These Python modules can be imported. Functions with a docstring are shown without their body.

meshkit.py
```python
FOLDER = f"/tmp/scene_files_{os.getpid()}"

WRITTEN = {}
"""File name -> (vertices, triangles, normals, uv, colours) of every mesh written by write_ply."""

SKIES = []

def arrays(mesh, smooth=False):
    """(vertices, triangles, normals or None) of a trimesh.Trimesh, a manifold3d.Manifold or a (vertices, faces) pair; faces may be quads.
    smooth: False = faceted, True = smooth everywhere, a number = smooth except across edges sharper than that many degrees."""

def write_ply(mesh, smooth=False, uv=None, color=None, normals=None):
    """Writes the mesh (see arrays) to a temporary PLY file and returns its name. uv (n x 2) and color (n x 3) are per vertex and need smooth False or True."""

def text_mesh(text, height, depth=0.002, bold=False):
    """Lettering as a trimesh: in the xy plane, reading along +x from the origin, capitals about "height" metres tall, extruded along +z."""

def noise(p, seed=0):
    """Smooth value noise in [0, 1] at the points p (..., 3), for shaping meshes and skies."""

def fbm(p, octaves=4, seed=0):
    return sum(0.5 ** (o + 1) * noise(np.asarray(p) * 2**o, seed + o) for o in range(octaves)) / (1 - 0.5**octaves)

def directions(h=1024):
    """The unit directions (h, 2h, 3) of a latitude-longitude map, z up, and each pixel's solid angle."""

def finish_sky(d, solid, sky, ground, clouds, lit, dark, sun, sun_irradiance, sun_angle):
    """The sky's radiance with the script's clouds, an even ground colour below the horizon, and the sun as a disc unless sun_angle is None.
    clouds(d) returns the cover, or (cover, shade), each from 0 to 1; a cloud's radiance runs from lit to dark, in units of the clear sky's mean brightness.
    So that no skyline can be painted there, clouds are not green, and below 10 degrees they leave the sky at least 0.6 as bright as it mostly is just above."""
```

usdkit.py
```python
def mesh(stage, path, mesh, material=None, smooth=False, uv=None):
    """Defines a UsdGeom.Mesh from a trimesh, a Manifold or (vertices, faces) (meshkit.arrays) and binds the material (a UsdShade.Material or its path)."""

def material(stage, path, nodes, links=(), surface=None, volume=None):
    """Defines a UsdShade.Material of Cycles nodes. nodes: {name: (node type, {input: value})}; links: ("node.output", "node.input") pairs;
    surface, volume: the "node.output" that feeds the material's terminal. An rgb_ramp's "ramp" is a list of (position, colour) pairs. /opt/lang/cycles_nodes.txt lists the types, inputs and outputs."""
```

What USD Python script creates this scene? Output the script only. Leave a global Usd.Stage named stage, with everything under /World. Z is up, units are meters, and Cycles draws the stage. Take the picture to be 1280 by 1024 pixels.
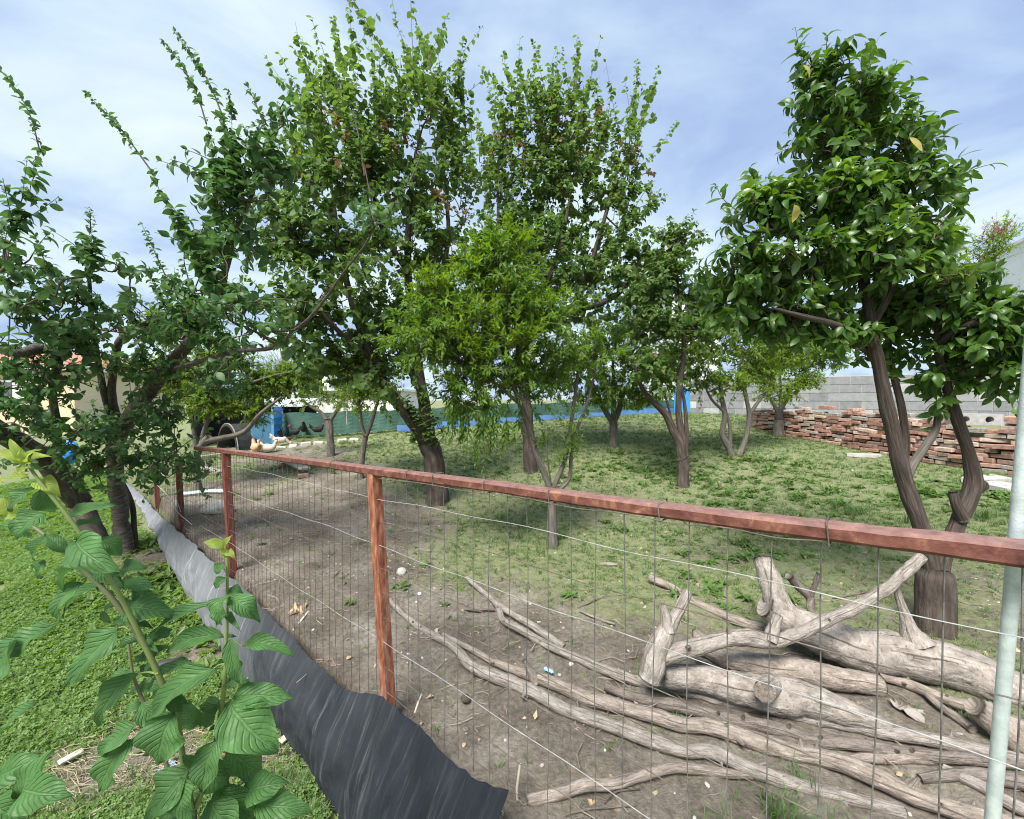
import math, random
import numpy as np, trimesh, usdkit, meshkit
from pxr import Usd, UsdGeom, UsdLux, UsdShade, Gf, Sdf, Vt

stage = Usd.Stage.CreateInMemory()
UsdGeom.SetStageUpAxis(stage, UsdGeom.Tokens.z)
UsdGeom.SetStageMetersPerUnit(stage, 1.0)
UsdGeom.Xform.Define(stage, '/World')
stage.SetDefaultPrim(stage.GetPrimAtPath('/World'))
T = Sdf.ValueTypeNames
rng = np.random.default_rng(7)

# ------------------------------------------------------------------ camera, sky, sun
EYE = np.array([0.0, 0.0, 1.95])
FPX = 512.0
PITCH = math.atan(12 / FPX)
FW = np.array([0, math.cos(PITCH), -math.sin(PITCH)])
UP = np.array([0, math.sin(PITCH), math.cos(PITCH)])
RT = np.array([1.0, 0, 0])
EXPOSURE = 2.55
SKY_STRENGTH = 0.05
SUN_I, SUN_ANGLE = 0.4, 26.0
SUN_EL, SUN_AZ = math.radians(54), math.radians(205)   # azimuth = atan2(x, y)

cam = UsdGeom.Camera.Define(stage, '/World/camera')
cam.CreateHorizontalApertureAttr(36.0)
cam.CreateVerticalApertureAttr(36.0 * 819 / 1024)
cam.CreateFocalLengthAttr(36.0 * FPX / 1280)
cam.CreateClippingRangeAttr(Gf.Vec2f(0.02, 2000))
cam.CreateExposureAttr(EXPOSURE)
m4 = Gf.Matrix4d(1)
for i, a in enumerate((RT, UP, -FW, EYE)):
    m4.SetRow(i, Gf.Vec4d(*map(float, a), 1.0 if i == 3 else 0.0))
cam.AddTransformOp().Set(m4)

sky = UsdLux.DomeLight.Define(stage, '/World/sky')
sky.CreateIntensityAttr(1.0)
sky_m = usdkit.material(stage, '/World/Looks/sky_clouds', {
    'tc': ('texture_coordinate', {}),
    'sep': ('separate_xyz', {}),
    'za': ('math', {'math_type': 'add', 'value2': 0.22}),
    'zm': ('math', {'math_type': 'maximum', 'value2': 0.08}),
    'dx': ('math', {'math_type': 'divide'}),
    'dy': ('math', {'math_type': 'divide'}),
    'cv': ('combine_xyz', {'z': 0.3}),
    'mp': ('mapping', {'rotation': (0, 0, 0.5), 'scale': (0.95, 1.1, 1.0), 'location': (3.1, 1.7, 0)}),
    'n1': ('noise_texture', {'scale': 1.5, 'detail': 8.0, 'roughness': 0.55, 'distortion': 0.5}),
    'n2': ('noise_texture', {'scale': 0.8, 'detail': 3.0, 'roughness': 0.45, 'distortion': 0.2}),
    'r1': ('rgb_ramp', {'ramp': [(0.28, (1.36, 1.8, 2.85)), (0.40, (1.62, 2.12, 3.08)), (0.48, (2.05, 2.62, 3.34)), (0.57, (2.6, 3.15, 3.55)), (0.70, (3.35, 3.72, 3.82))]}),
    'r2': ('rgb_ramp', {'ramp': [(0.3, (0.84, 0.86, 0.93)), (0.6, (1.06, 1.05, 1.02))]}),
    'mul': ('mix', {'mix_type': 'multiply', 'fac': 1.0}),
    'st': ('sky_texture', {'sky_type': 'single_scattering', 'sun_disc': False, 'sun_elevation': SUN_EL, 'sun_rotation': SUN_AZ}),
    'mx': ('mix', {'fac': 0.93}),
    'bg': ('background_shader', {'strength': SKY_STRENGTH}),
}, [('tc.generated', 'sep.vector'), ('sep.z', 'za.value1'), ('za.value', 'zm.value1'),
    ('sep.x', 'dx.value1'), ('zm.value', 'dx.value2'), ('sep.y', 'dy.value1'), ('zm.value', 'dy.value2'),
    ('dx.value', 'cv.x'), ('dy.value', 'cv.y'), ('cv.vector', 'mp.vector'), ('mp.vector', 'n1.vector'), ('mp.vector', 'n2.vector'),
    ('n1.fac', 'r1.fac'), ('n2.fac', 'r2.fac'), ('r1.color', 'mul.color1'), ('r2.color', 'mul.color2'),
    ('st.color', 'mx.color1'), ('mul.color', 'mx.color2'), ('mx.color', 'bg.color')], surface='bg.background')
UsdShade.MaterialBindingAPI.Apply(sky.GetPrim()).Bind(sky_m)
sky.GetPrim().SetCustomDataByKey('kind', 'structure')

sun = UsdLux.DistantLight.Define(stage, '/World/sun')
sun.CreateIntensityAttr(SUN_I)
sun.CreateAngleAttr(SUN_ANGLE)
sun.CreateNormalizeAttr(True)
sun.CreateColorAttr(Gf.Vec3f(1.0, 0.96, 0.88))
sd = np.array([math.sin(SUN_AZ) * math.cos(SUN_EL), math.cos(SUN_AZ) * math.cos(SUN_EL), math.sin(SUN_EL)])
zx = np.cross([0, 0, 1.0], sd); zx /= np.linalg.norm(zx); zy = np.cross(sd, zx)
m4 = Gf.Matrix4d(1)
for i, a in enumerate((zx, zy, sd)):
    m4.SetRow(i, Gf.Vec4d(*map(float, a), 0.0))
sun.AddTransformOp().Set(m4)

# ------------------------------------------------------------------ helpers
def P(px, py, Z):
    """The place in the world that lies at this point of the photograph, Z metres in front of the eye."""
    return EYE + Z * (FW + RT * (px - 640) / FPX + UP * (512 - py) / FPX)

USED, ORIG = {}, {}
def path_for(name, parent=None):
    base = parent.GetPath().pathString if parent is not None else '/World'
    k = USED.get((base, name), 0)
    USED[(base, name)] = k + 1
    return f'{base}/{name}' if k == 0 else f'{base}/{name}_{k:03d}'

def tag(o, label=None, cat=None, group=None, kind=None):
    for k, t in (('label', label), ('category', cat), ('group', group), ('kind', kind)):
        if t:
            o.SetCustomDataByKey(k, t)
    return o

def thing(name, label, cat, loc=(0, 0, 0), group=None):
    x = UsdGeom.Xform.Define(stage, path_for(name))
    x.AddTranslateOp().Set(Gf.Vec3d(*map(float, loc)))
    p = x.GetPrim()
    ORIG[p.GetPath().pathString] = np.asarray(loc, float)
    return tag(p, label, cat, group)

def origin(parent):
    return ORIG.get('/'.join(parent.GetPath().pathString.split('/')[:3]), np.zeros(3))

def put(name, mesh, mat, parent=None, smooth=False, uv=None, label=None, cat=None, group=None, kind=None, attrs=None, normals=None):
    """One Mesh prim in world coordinates, under parent or under /World."""
    path = path_for(name, parent)
    v, f, n = meshkit.arrays(mesh, smooth)
    if normals is not None:
        n = normals
    off = origin(parent) if parent is not None else np.zeros(3)
    m = UsdGeom.Mesh.Define(stage, path)
    m.CreatePointsAttr(Vt.Vec3fArray.FromNumpy((v - off).astype(np.float32)))
    m.CreateFaceVertexCountsAttr(Vt.IntArray.FromNumpy(np.full(len(f), 3, np.int32)))
    m.CreateFaceVertexIndicesAttr(Vt.IntArray.FromNumpy(f.astype(np.int32).ravel()))
    m.CreateSubdivisionSchemeAttr('none')
    if n is not None:
        m.CreateNormalsAttr(Vt.Vec3fArray.FromNumpy(np.asarray(n, np.float32)))
        m.SetNormalsInterpolation('vertex')
    api = UsdGeom.PrimvarsAPI(m)
    if uv is not None:
        api.CreatePrimvar('st', T.TexCoord2fArray, 'vertex').Set(Vt.Vec2fArray.FromNumpy(np.asarray(uv, np.float32)))
    for k, a in (attrs or {}).items():
        api.CreatePrimvar(k, T.FloatArray, 'vertex').Set(Vt.FloatArray.FromNumpy(np.asarray(a, np.float32)))
    UsdShade.MaterialBindingAPI.Apply(m.GetPrim()).Bind(mat)
    return tag(m.GetPrim(), label, cat, group, kind)

def cat_(ms):
    """Joins (v, f, uv) triples."""
    vs, fs, us, n = [], [], [], 0
    for v, f, u in ms:
        vs.append(v); fs.append(f + n); us.append(u); n += len(v)
    return np.vstack(vs), np.vstack(fs), np.vstack(us)

def spline(pts, n):
    """Catmull-Rom through the points (any columns), n samples evenly in chord length."""
    p = np.asarray(pts, float)
    if len(p) == 2:
        return p[0] + (p[1] - p[0]) * np.linspace(0, 1, n)[:, None]
    d = np.r_[0, np.cumsum(np.linalg.norm(np.diff(p[:, :3], axis=0), axis=1))]
    t = np.linspace(0, d[-1], n)
    i = np.clip(np.searchsorted(d, t, 'right') - 1, 0, len(p) - 2)
    s = ((t - d[i]) / np.maximum(d[i + 1] - d[i], 1e-9))[:, None]
    q = np.vstack([2 * p[0] - p[1], p, 2 * p[-1] - p[-2]])
    a, b, c, e = q[i], q[i + 1], q[i + 2], q[i + 3]
    return 0.5 * (2 * b + (c - a) * s + (2 * a - 5 * b + 4 * c - e) * s**2 + (3 * b - a - 3 * c + e) * s**3)

def tube(pts, radii, sides=8, cap=True, bump=0.0, bump_scale=12.0, seed=0, squash=1.0):
    """A tapering tube along the points: (v, f, uv); uv = (around 0..1, metres along)."""
    p = np.asarray(pts, float); n = len(p)
    r = np.broadcast_to(np.asarray(radii, float), (n,))
    t = np.gradient(p, axis=0); t /= np.maximum(np.linalg.norm(t, axis=1, keepdims=True), 1e-9)
    ref = np.array([0, 0, 1.0]) if abs(t[:, 2]).mean() < 0.8 else np.array([1.0, 0, 0])
    a = np.cross(t, ref); a /= np.maximum(np.linalg.norm(a, axis=1, keepdims=True), 1e-9)
    b = np.cross(t, a)
    th = np.linspace(0, 2 * np.pi, sides + 1)
    ring = a[:, None] * np.cos(th)[None, :, None] + b[:, None] * np.sin(th)[None, :, None] * squash
    rr = r[:, None] * np.ones(sides + 1)
    if bump:
        base = p[:, None] + ring * r[:, None, None]
        w = meshkit.fbm(base * bump_scale, 3, seed) - 0.5
        rr = rr * (1 + bump * 2 * w)
        rr[:, -1] = rr[:, 0]
    v = (p[:, None] + ring * rr[..., None]).reshape(-1, 3)
    s = np.r_[0, np.cumsum(np.linalg.norm(np.diff(p, axis=0), axis=1))]
    uv = np.stack(np.broadcast_arrays(th[None] / (2 * np.pi), s[:, None]), -1).reshape(-1, 2)
    k = sides + 1
    i, j = np.meshgrid(np.arange(n - 1), np.arange(sides), indexing='ij')
    q = (i * k + j).ravel()
    f = np.vstack([np.stack([q, q + 1, q + k + 1], 1), np.stack([q, q + k + 1, q + k], 1)])
    if cap:
        for e, flip in ((0, True), (n - 1, False)):
            c = len(v)
            v = np.vstack([v, p[e]]); uv = np.vstack([uv, [0.5, s[e]]])
            g = np.stack([e * k + np.arange(sides), e * k + np.arange(sides) + 1, np.full(sides, c)], 1)
            f = np.vstack([f, g[:, ::-1] if not flip else g])
    return v, f[:, ::-1], uv

def box(c, size, ang=0.0, tilt=None, bevel=0.0):
    m = trimesh.creation.box(size)
    if bevel:
        import manifold3d as m3
        s = np.array(size) - 2 * bevel
        v = np.array([[x, y, z] for x in (-1, 1) for y in (-1, 1) for z in (-1, 1)]) * s / 2
        allv = np.vstack([v + d for d in np.vstack([np.eye(3), -np.eye(3)]) * bevel])
        m = trimesh.convex.convex_hull(allv)
    R = trimesh.transformations.euler_matrix(*(tilt or (0, 0, 0)))
    m.apply_transform(R)
    m.apply_transform(trimesh.transformations.rotation_matrix(ang, [0, 0, 1]))
    m.apply_translation(c)
    return m

def true_radius(pts, r):
    """What a wide lens makes of round things away from its axis: radii in pixels, back to radii seen head on."""
    o = (np.array([p[:2] for p in pts], float) - [640, 512]) / FPX
    d = np.gradient(o, axis=0); d /= np.maximum(np.linalg.norm(d, axis=1, keepdims=True), 1e-9)
    return np.asarray(r, float) / np.sqrt(1 + (o[:, 0] * d[:, 1] - o[:, 1] * d[:, 0]) ** 2)

# ------------------------------------------------------------------ materials
MATS = {}
def principled(name, ramp, scale=8.0, rough=0.8, bump=0.0, bump_scale=60.0, detail=5.0, space='pos', stretch=(1, 1, 1), spec=0.3, metallic=0.0, distortion=0.0, bump_dist=0.01, extra=None):
    """Colour from a noise through a ramp, in world space (pos), along the thing's own uv (uv) or one value for each copy (rand)."""
    nodes = {'pr': ('principled_bsdf', {'roughness': rough, 'specular_ior_level': spec, 'metallic': metallic}),
             'rp': ('rgb_ramp', {'ramp': ramp}), 'mp': ('mapping', {'scale': tuple(scale * s for s in stretch)}),
             'n': ('noise_texture', {'scale': 1.0, 'detail': detail, 'roughness': 0.6, 'distortion': distortion})}
    links = [('mp.vector', 'n.vector'), ('n.fac', 'rp.fac'), ('rp.color', 'pr.base_color')]
    if space == 'uv':
        nodes['g'] = ('uvmap', {'attribute': 'st'}); links.append(('g.UV', 'mp.vector'))
    else:
        nodes['g'] = ('geometry', {}); links.append(('g.position', 'mp.vector'))
    if bump:
        nodes['mb'] = ('mapping', {'scale': tuple(bump_scale * s for s in stretch)})
        nodes['nb'] = ('noise_texture', {'scale': 1.0, 'detail': 4.0, 'roughness': 0.65})
        nodes['b'] = ('bump', {'strength': bump, 'distance': bump_dist})
        links += [('g.UV' if space == 'uv' else 'g.position', 'mb.vector'), ('mb.vector', 'nb.vector'), ('nb.fac', 'b.height'), ('b.normal', 'pr.normal')]
    if extra:
        extra(nodes, links)
    m = MATS[name] = usdkit.material(stage, f'/World/Looks/{name}', nodes, links, surface='pr.BSDF')
    return m

def leaf_mat(name, ramp, rough=0.5, trans=0.35, tcol=None, spec=0.25, uv=False):
    """Leaves: one tone for each leaf, some light passing through. With uv, a pale midrib and side veins."""
    nodes = {'g': ('geometry', {}), 'rp': ('rgb_ramp', {'ramp': ramp}),
             'mp': ('mapping', {'scale': (30, 30, 30)}), 'n': ('noise_texture', {'scale': 1.0, 'detail': 3.0}),
             'rv': ('rgb_ramp', {'ramp': [(0.3, (0.78, 0.78, 0.78)), (0.7, (1.15, 1.15, 1.15))]}),
             'mul': ('mix', {'mix_type': 'multiply', 'fac': 1.0}),
             'back': ('mix', {'color2': (0.16, 0.24, 0.12)}), 'bf': ('math', {'math_type': 'multiply', 'value2': 0.45}),
             'pr': ('principled_bsdf', {'roughness': rough, 'specular_ior_level': spec}),
             'hs': ('hsv', {'hue': 0.485, 'saturation': 1.15, 'value': 1.9}),
             'tr': ('translucent_bsdf', {}), 'mx': ('mix_closure', {'fac': trans})}
    links = [('g.random_per_island', 'rp.fac'), ('g.position', 'mp.vector'), ('mp.vector', 'n.vector'), ('n.fac', 'rv.fac'),
             ('rp.color', 'mul.color1'), ('rv.color', 'mul.color2'), ('g.backfacing', 'bf.value1'), ('bf.value', 'back.fac'),
             ('mul.color', 'hs.color'), ('hs.color', 'tr.color'), ('pr.BSDF', 'mx.closure1'), ('tr.BSDF', 'mx.closure2')]
    last = 'mul.color'
    if uv:
        nodes.update({'uv': ('uvmap', {'attribute': 'st'}), 'sx': ('separate_xyz', {}), 'ab': ('math', {'math_type': 'absolute'}),
                      'k': ('math', {'math_type': 'multiply', 'value2': 0.34}), 'sub': ('math', {'math_type': 'subtract'}),
                      'fr': ('math', {'math_type': 'multiply', 'value2': 9.0}), 'pp': ('math', {'math_type': 'pingpong', 'value2': 0.5}),
                      'vr': ('rgb_ramp', {'ramp': [(0.0, (1, 1, 1)), (0.07, (0.5, 0.5, 0.5)), (0.2, (0, 0, 0))]}),
                      'mr': ('rgb_ramp', {'ramp': [(0.0, (1, 1, 1)), (0.035, (1, 1, 1)), (0.09, (0, 0, 0))]}),
                      'vm': ('mix', {'mix_type': 'lighten', 'fac': 1.0}), 'vs': ('math', {'math_type': 'multiply', 'value2': 0.22}),
                      'vc': ('mix', {'color2': (0.15, 0.25, 0.10)}),
                      'mp2': ('mapping', {'scale': (170, 170, 170)}), 'n2': ('voronoi_texture', {'scale': 1.0, 'feature': 'smooth_f1', 'smoothness': 0.6}),
                      'hh': ('mix', {'fac': 0.7}), 'bp': ('bump', {'strength': 0.7, 'distance': 0.003, 'invert': True}), 'nz': ('noise_texture', {'scale': 28.0, 'detail': 3.0}), 'nzm': ('math', {'math_type': 'multiply_add', 'value2': 0.07}), })
        links += [('uv.UV', 'sx.vector'), ('sx.x', 'ab.value1'), ('ab.value', 'k.value1'), ('sx.y', 'sub.value1'), ('k.value', 'sub.value2'),
                  ('g.position', 'nz.vector'), ('nz.fac', 'nzm.value1'), ('sub.value', 'nzm.value3'), ('nzm.value', 'fr.value1'), ('fr.value', 'pp.value1'), ('pp.value', 'vr.fac'), ('ab.value', 'mr.fac'),
                  ('vr.color', 'vm.color1'), ('mr.color', 'vm.color2'), ('vm.color', 'vs.value1'), ('vs.value', 'vc.fac'), ('mul.color', 'vc.color1'),
                  ('g.position', 'mp2.vector'), ('mp2.vector', 'n2.vector'), ('n2.distance', 'hh.color1'), ('vm.color', 'hh.color2'), ('hh.color', 'bp.height'), ('bp.normal', 'pr.normal')]
        last = 'vc.color'
    links += [(last, 'back.color1'), ('back.color', 'pr.base_color')]
    m = MATS[name] = usdkit.material(stage, f'/World/Looks/{name}', nodes, links, surface='mx.closure')
    return m

principled('bark_dark', [(0.25, (0.028, 0.021, 0.018)), (0.5, (0.065, 0.05, 0.042)), (0.75, (0.13, 0.105, 0.09))], 1.0, 0.9, 0.9, 1.0, 6, 'uv', (16, 5, 1), bump_dist=0.02)
principled('bark_grey', [(0.25, (0.06, 0.052, 0.045)), (0.5, (0.12, 0.105, 0.09)), (0.78, (0.22, 0.2, 0.175))], 1.0, 0.9, 0.9, 1.0, 6, 'uv', (14, 6, 1), bump_dist=0.015)
principled('bark_cherry', [(0.28, (0.03, 0.022, 0.02)), (0.5, (0.075, 0.058, 0.052)), (0.72, (0.17, 0.145, 0.135))], 1.0, 0.7, 0.7, 1.0, 5, 'uv', (5, 45, 1), bump_dist=0.008)
principled('twig_bark', [(0.3, (0.045, 0.033, 0.025)), (0.7, (0.12, 0.09, 0.065))], 40, 0.8)
principled('twig_green', [(0.3, (0.07, 0.085, 0.03)), (0.7, (0.14, 0.13, 0.06))], 40, 0.7)
def wood_cracks(nodes, links):
    nodes.update({'mc': ('mapping', {'scale': (30, 3.5, 1)}), 'nc': ('noise_texture', {'scale': 1.0, 'detail': 6.0, 'roughness': 0.6, 'distortion': 0.6}),
                  'rc': ('rgb_ramp', {'ramp': [(0.34, (0.3, 0.28, 0.26)), (0.42, (0.88, 0.87, 0.86)), (0.6, (1, 1, 1)), (0.72, (1.18, 1.16, 1.14))]}), 'mk': ('mix', {'mix_type': 'multiply', 'fac': 1.0}),
                  'ms': ('mapping', {'scale': (46, 90, 1)}), 'ns': ('noise_texture', {'scale': 1.0, 'detail': 3.0}), 'rs': ('rgb_ramp', {'ramp': [(0.32, (0.45, 0.43, 0.4)), (0.42, (1, 1, 1)), (0.66, (1, 1, 1)), (0.74, (1.4, 1.38, 1.34))]}), 'mk2': ('mix', {'mix_type': 'multiply', 'fac': 0.8})})
    links.remove(('rp.color', 'pr.base_color'))
    links += [('g.UV', 'mc.vector'), ('mc.vector', 'nc.vector'), ('nc.fac', 'rc.fac'), ('rp.color', 'mk.color1'), ('rc.color', 'mk.color2'), ('g.UV', 'ms.vector'), ('ms.vector', 'ns.vector'), ('ns.fac', 'rs.fac'), ('mk.color', 'mk2.color1'), ('rs.color', 'mk2.color2'), ('mk2.color', 'pr.base_color')]
for nm, k in (('log_grey', (1.0, 1.0, 1.0)), ('log_brown', (0.98, 0.94, 0.9)), ('log_dark', (0.66, 0.63, 0.62))):
    rampc = [(0.22, (0.06, 0.05, 0.043)), (0.38, (0.19, 0.165, 0.145)), (0.56, (0.275, 0.245, 0.22)), (0.76, (0.40, 0.37, 0.34))]
    principled(nm, [(a, tuple(1.04 * c * q for c, q in zip(col, k))) for a, col in rampc], 1.0, 0.9, 1.0, 1.0, 9, 'uv', (11, 17, 1), distortion=0.5, bump_dist=0.016, extra=wood_cracks)
principled('cut_wood', [(0.3, (0.07, 0.055, 0.045)), (0.55, (0.17, 0.14, 0.115)), (0.8, (0.27, 0.235, 0.2))], 60, 0.95, 0.6, 150)
principled('pale_wood', [(0.3, (0.42, 0.36, 0.28)), (0.7, (0.62, 0.56, 0.47))], 50, 0.85, 0.3, 120)
principled('old_plank', [(0.3, (0.17, 0.15, 0.13)), (0.7, (0.34, 0.31, 0.28))], 20, 0.9, 0.5, 90)
def faded_top(nodes, links):
    nodes.update({'sn': ('separate_xyz', {}), 'up': ('map_range', {'from_min': 0.35, 'from_max': 0.95, 'to_min': 0.0, 'to_max': 0.75, 'clamp': True}), 'um': ('math', {'math_type': 'multiply'}),
                  'nv': ('noise_texture', {'scale': 55.0, 'detail': 6.0, 'roughness': 0.7}), 'nr': ('rgb_ramp', {'ramp': [(0.35, (0.35, 0.35, 0.35)), (0.65, (1, 1, 1))]}), 'fd': ('mix', {'color2': (0.27, 0.175, 0.162)})})
    links.remove(('rp.color', 'pr.base_color'))
    links += [('g.normal', 'sn.vector'), ('sn.z', 'up.value'), ('g.position', 'nv.vector'), ('nv.fac', 'nr.fac'), ('up.result', 'um.value1'), ('nr.color', 'um.value2'), ('um.value', 'fd.fac'), ('rp.color', 'fd.color1'), ('fd.color', 'pr.base_color')]
principled('rail_paint', [(0.3, (0.052, 0.018, 0.014)), (0.45, (0.105, 0.036, 0.027)), (0.58, (0.15, 0.06, 0.044)), (0.67, (0.25, 0.112, 0.058)), (0.8, (0.33, 0.24, 0.2))], 30, 0.62, 0.5, 140, 8, bump_dist=0.003, distortion=0.4, extra=faded_top)
principled('post_rust', [(0.3, (0.075, 0.026, 0.018)), (0.44, (0.18, 0.062, 0.036)), (0.56, (0.27, 0.105, 0.058)), (0.72, (0.38, 0.23, 0.17))], 48, 0.75, 0.5, 160, 8, stretch=(1, 1, 0.28), bump_dist=0.003)
principled('post_dark', [(0.3, (0.08, 0.02, 0.016)), (0.55, (0.15, 0.042, 0.03)), (0.8, (0.24, 0.10, 0.06))], 30, 0.7, 0.4, 160, 8, stretch=(1, 1, 0.4), bump_dist=0.003)
principled('wire_zinc', [(0.35, (0.08, 0.075, 0.07)), (0.65, (0.2, 0.195, 0.19))], 30, 0.5, metallic=0.2)
principled('wire_rust', [(0.35, (0.06, 0.046, 0.038)), (0.65, (0.16, 0.13, 0.112))], 25, 0.7)
principled('wire_white', [(0.35, (0.2, 0.205, 0.205)), (0.65, (0.36, 0.37, 0.37))], 30, 0.5)
principled('galvanised', [(0.3, (0.36, 0.41, 0.41)), (0.55, (0.47, 0.53, 0.53)), (0.75, (0.58, 0.63, 0.63))], 45, 0.45, 0.2, 300, 6, metallic=0.25)
principled('concrete', [(0.3, (0.24, 0.23, 0.22)), (0.6, (0.36, 0.35, 0.335)), (0.8, (0.46, 0.45, 0.43))], 14, 0.95, 0.5, 90)
principled('slab_stone', [(0.3, (0.30, 0.285, 0.265)), (0.7, (0.47, 0.45, 0.42))], 9, 0.95, 0.4, 60)
principled('whitewash', [(0.3, (0.5, 0.49, 0.47)), (0.7, (0.74, 0.73, 0.71))], 5, 0.9)
for i, c in enumerate([(0.30, 0.165, 0.125), (0.38, 0.245, 0.195), (0.2, 0.125, 0.10), (0.44, 0.33, 0.27), (0.31, 0.265, 0.225), (0.34, 0.18, 0.135), (0.26, 0.235, 0.205)]):
    principled(f'brick_tone_{i}', [(0.25, tuple(0.55 * x for x in c)), (0.5, c), (0.75, tuple(min(1, 1.25 * x + 0.05) for x in c))], 22, 0.95, 0.7, 110)
for i, c in enumerate([(0.215, 0.22, 0.228), (0.25, 0.255, 0.262), (0.185, 0.19, 0.198), (0.34, 0.34, 0.345)]):
    principled(f'block_tone_{i}', [(0.3, tuple(0.8 * x for x in c)), (0.7, tuple(1.12 * x for x in c))], 9, 0.95, 0.5, 80)
principled('mortar', [(0.3, (0.34, 0.335, 0.33)), (0.7, (0.46, 0.455, 0.45))], 6, 0.95)
principled('blue_paint', [(0.3, (0.02, 0.17, 0.5)), (0.7, (0.04, 0.27, 0.68))], 4, 0.5)
principled('blue_dull', [(0.3, (0.07, 0.2, 0.34)), (0.7, (0.12, 0.29, 0.44))], 4, 0.6)
principled('blue_plastic', [(0.3, (0.06, 0.15, 0.36)), (0.7, (0.11, 0.23, 0.48))], 3, 0.5)
principled('net_green', [(0.3, (0.03, 0.075, 0.06)), (0.6, (0.055, 0.12, 0.095)), (0.85, (0.11, 0.17, 0.145))], 2.2, 0.8, detail=7)
principled('black_tarp', [(0.3, (0.018, 0.018, 0.02)), (0.7, (0.05, 0.05, 0.052))], 4, 0.6)
principled('sheet_metal', [(0.3, (0.5, 0.53, 0.56)), (0.7, (0.68, 0.71, 0.74))], 2, 0.5)
principled('tan_wall', [(0.3, (0.50, 0.40, 0.27)), (0.7, (0.60, 0.49, 0.34))], 1.2, 0.9)
principled('roof_tile', [(0.3, (0.26, 0.11, 0.08)), (0.7, (0.40, 0.2, 0.15))], 8, 0.9)
principled('pale_wall', [(0.3, (0.55, 0.57, 0.6)), (0.7, (0.66, 0.68, 0.7))], 0.8, 0.9)
principled('dark_glass', [(0.3, (0.05, 0.06, 0.07)), (0.7, (0.1, 0.115, 0.13))], 2, 0.15, spec=0.6)
principled('feather_black', [(0.3, (0.006, 0.006, 0.007)), (0.7, (0.016, 0.015, 0.015))], 30, 0.7)
principled('feather_brown', [(0.3, (0.36, 0.19, 0.1)), (0.7, (0.55, 0.36, 0.23))], 30, 0.8)
principled('feather_white', [(0.3, (0.4, 0.34, 0.27)), (0.7, (0.58, 0.5, 0.42))], 30, 0.8)
principled('comb_red', [(0.3, (0.4, 0.03, 0.02)), (0.7, (0.55, 0.06, 0.04))], 30, 0.6)
principled('beak_horn', [(0.3, (0.3, 0.22, 0.1)), (0.7, (0.4, 0.3, 0.15))], 30, 0.6)
principled('white_plastic', [(0.3, (0.62, 0.62, 0.61)), (0.7, (0.8, 0.8, 0.79))], 40, 0.5)
principled('sky_plastic', [(0.3, (0.2, 0.42, 0.68)), (0.7, (0.32, 0.55, 0.78))], 40, 0.4)
principled('pebble', [(0.3, (0.24, 0.215, 0.19)), (0.7, (0.48, 0.45, 0.41))], 40, 0.9)
principled('ground_clod', [(0.3, (0.10, 0.08, 0.063)), (0.7, (0.2, 0.165, 0.135))], 40, 0.95)
principled('dry_leaf', [(0.3, (0.19, 0.13, 0.08)), (0.7, (0.42, 0.33, 0.22))], 14, 0.9)
principled('straw_dry', [(0.3, (0.24, 0.205, 0.13)), (0.7, (0.38, 0.335, 0.23))], 9, 0.9)
principled('twig_litter', [(0.3, (0.13, 0.10, 0.08)), (0.7, (0.32, 0.27, 0.23))], 12, 0.9)

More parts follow.
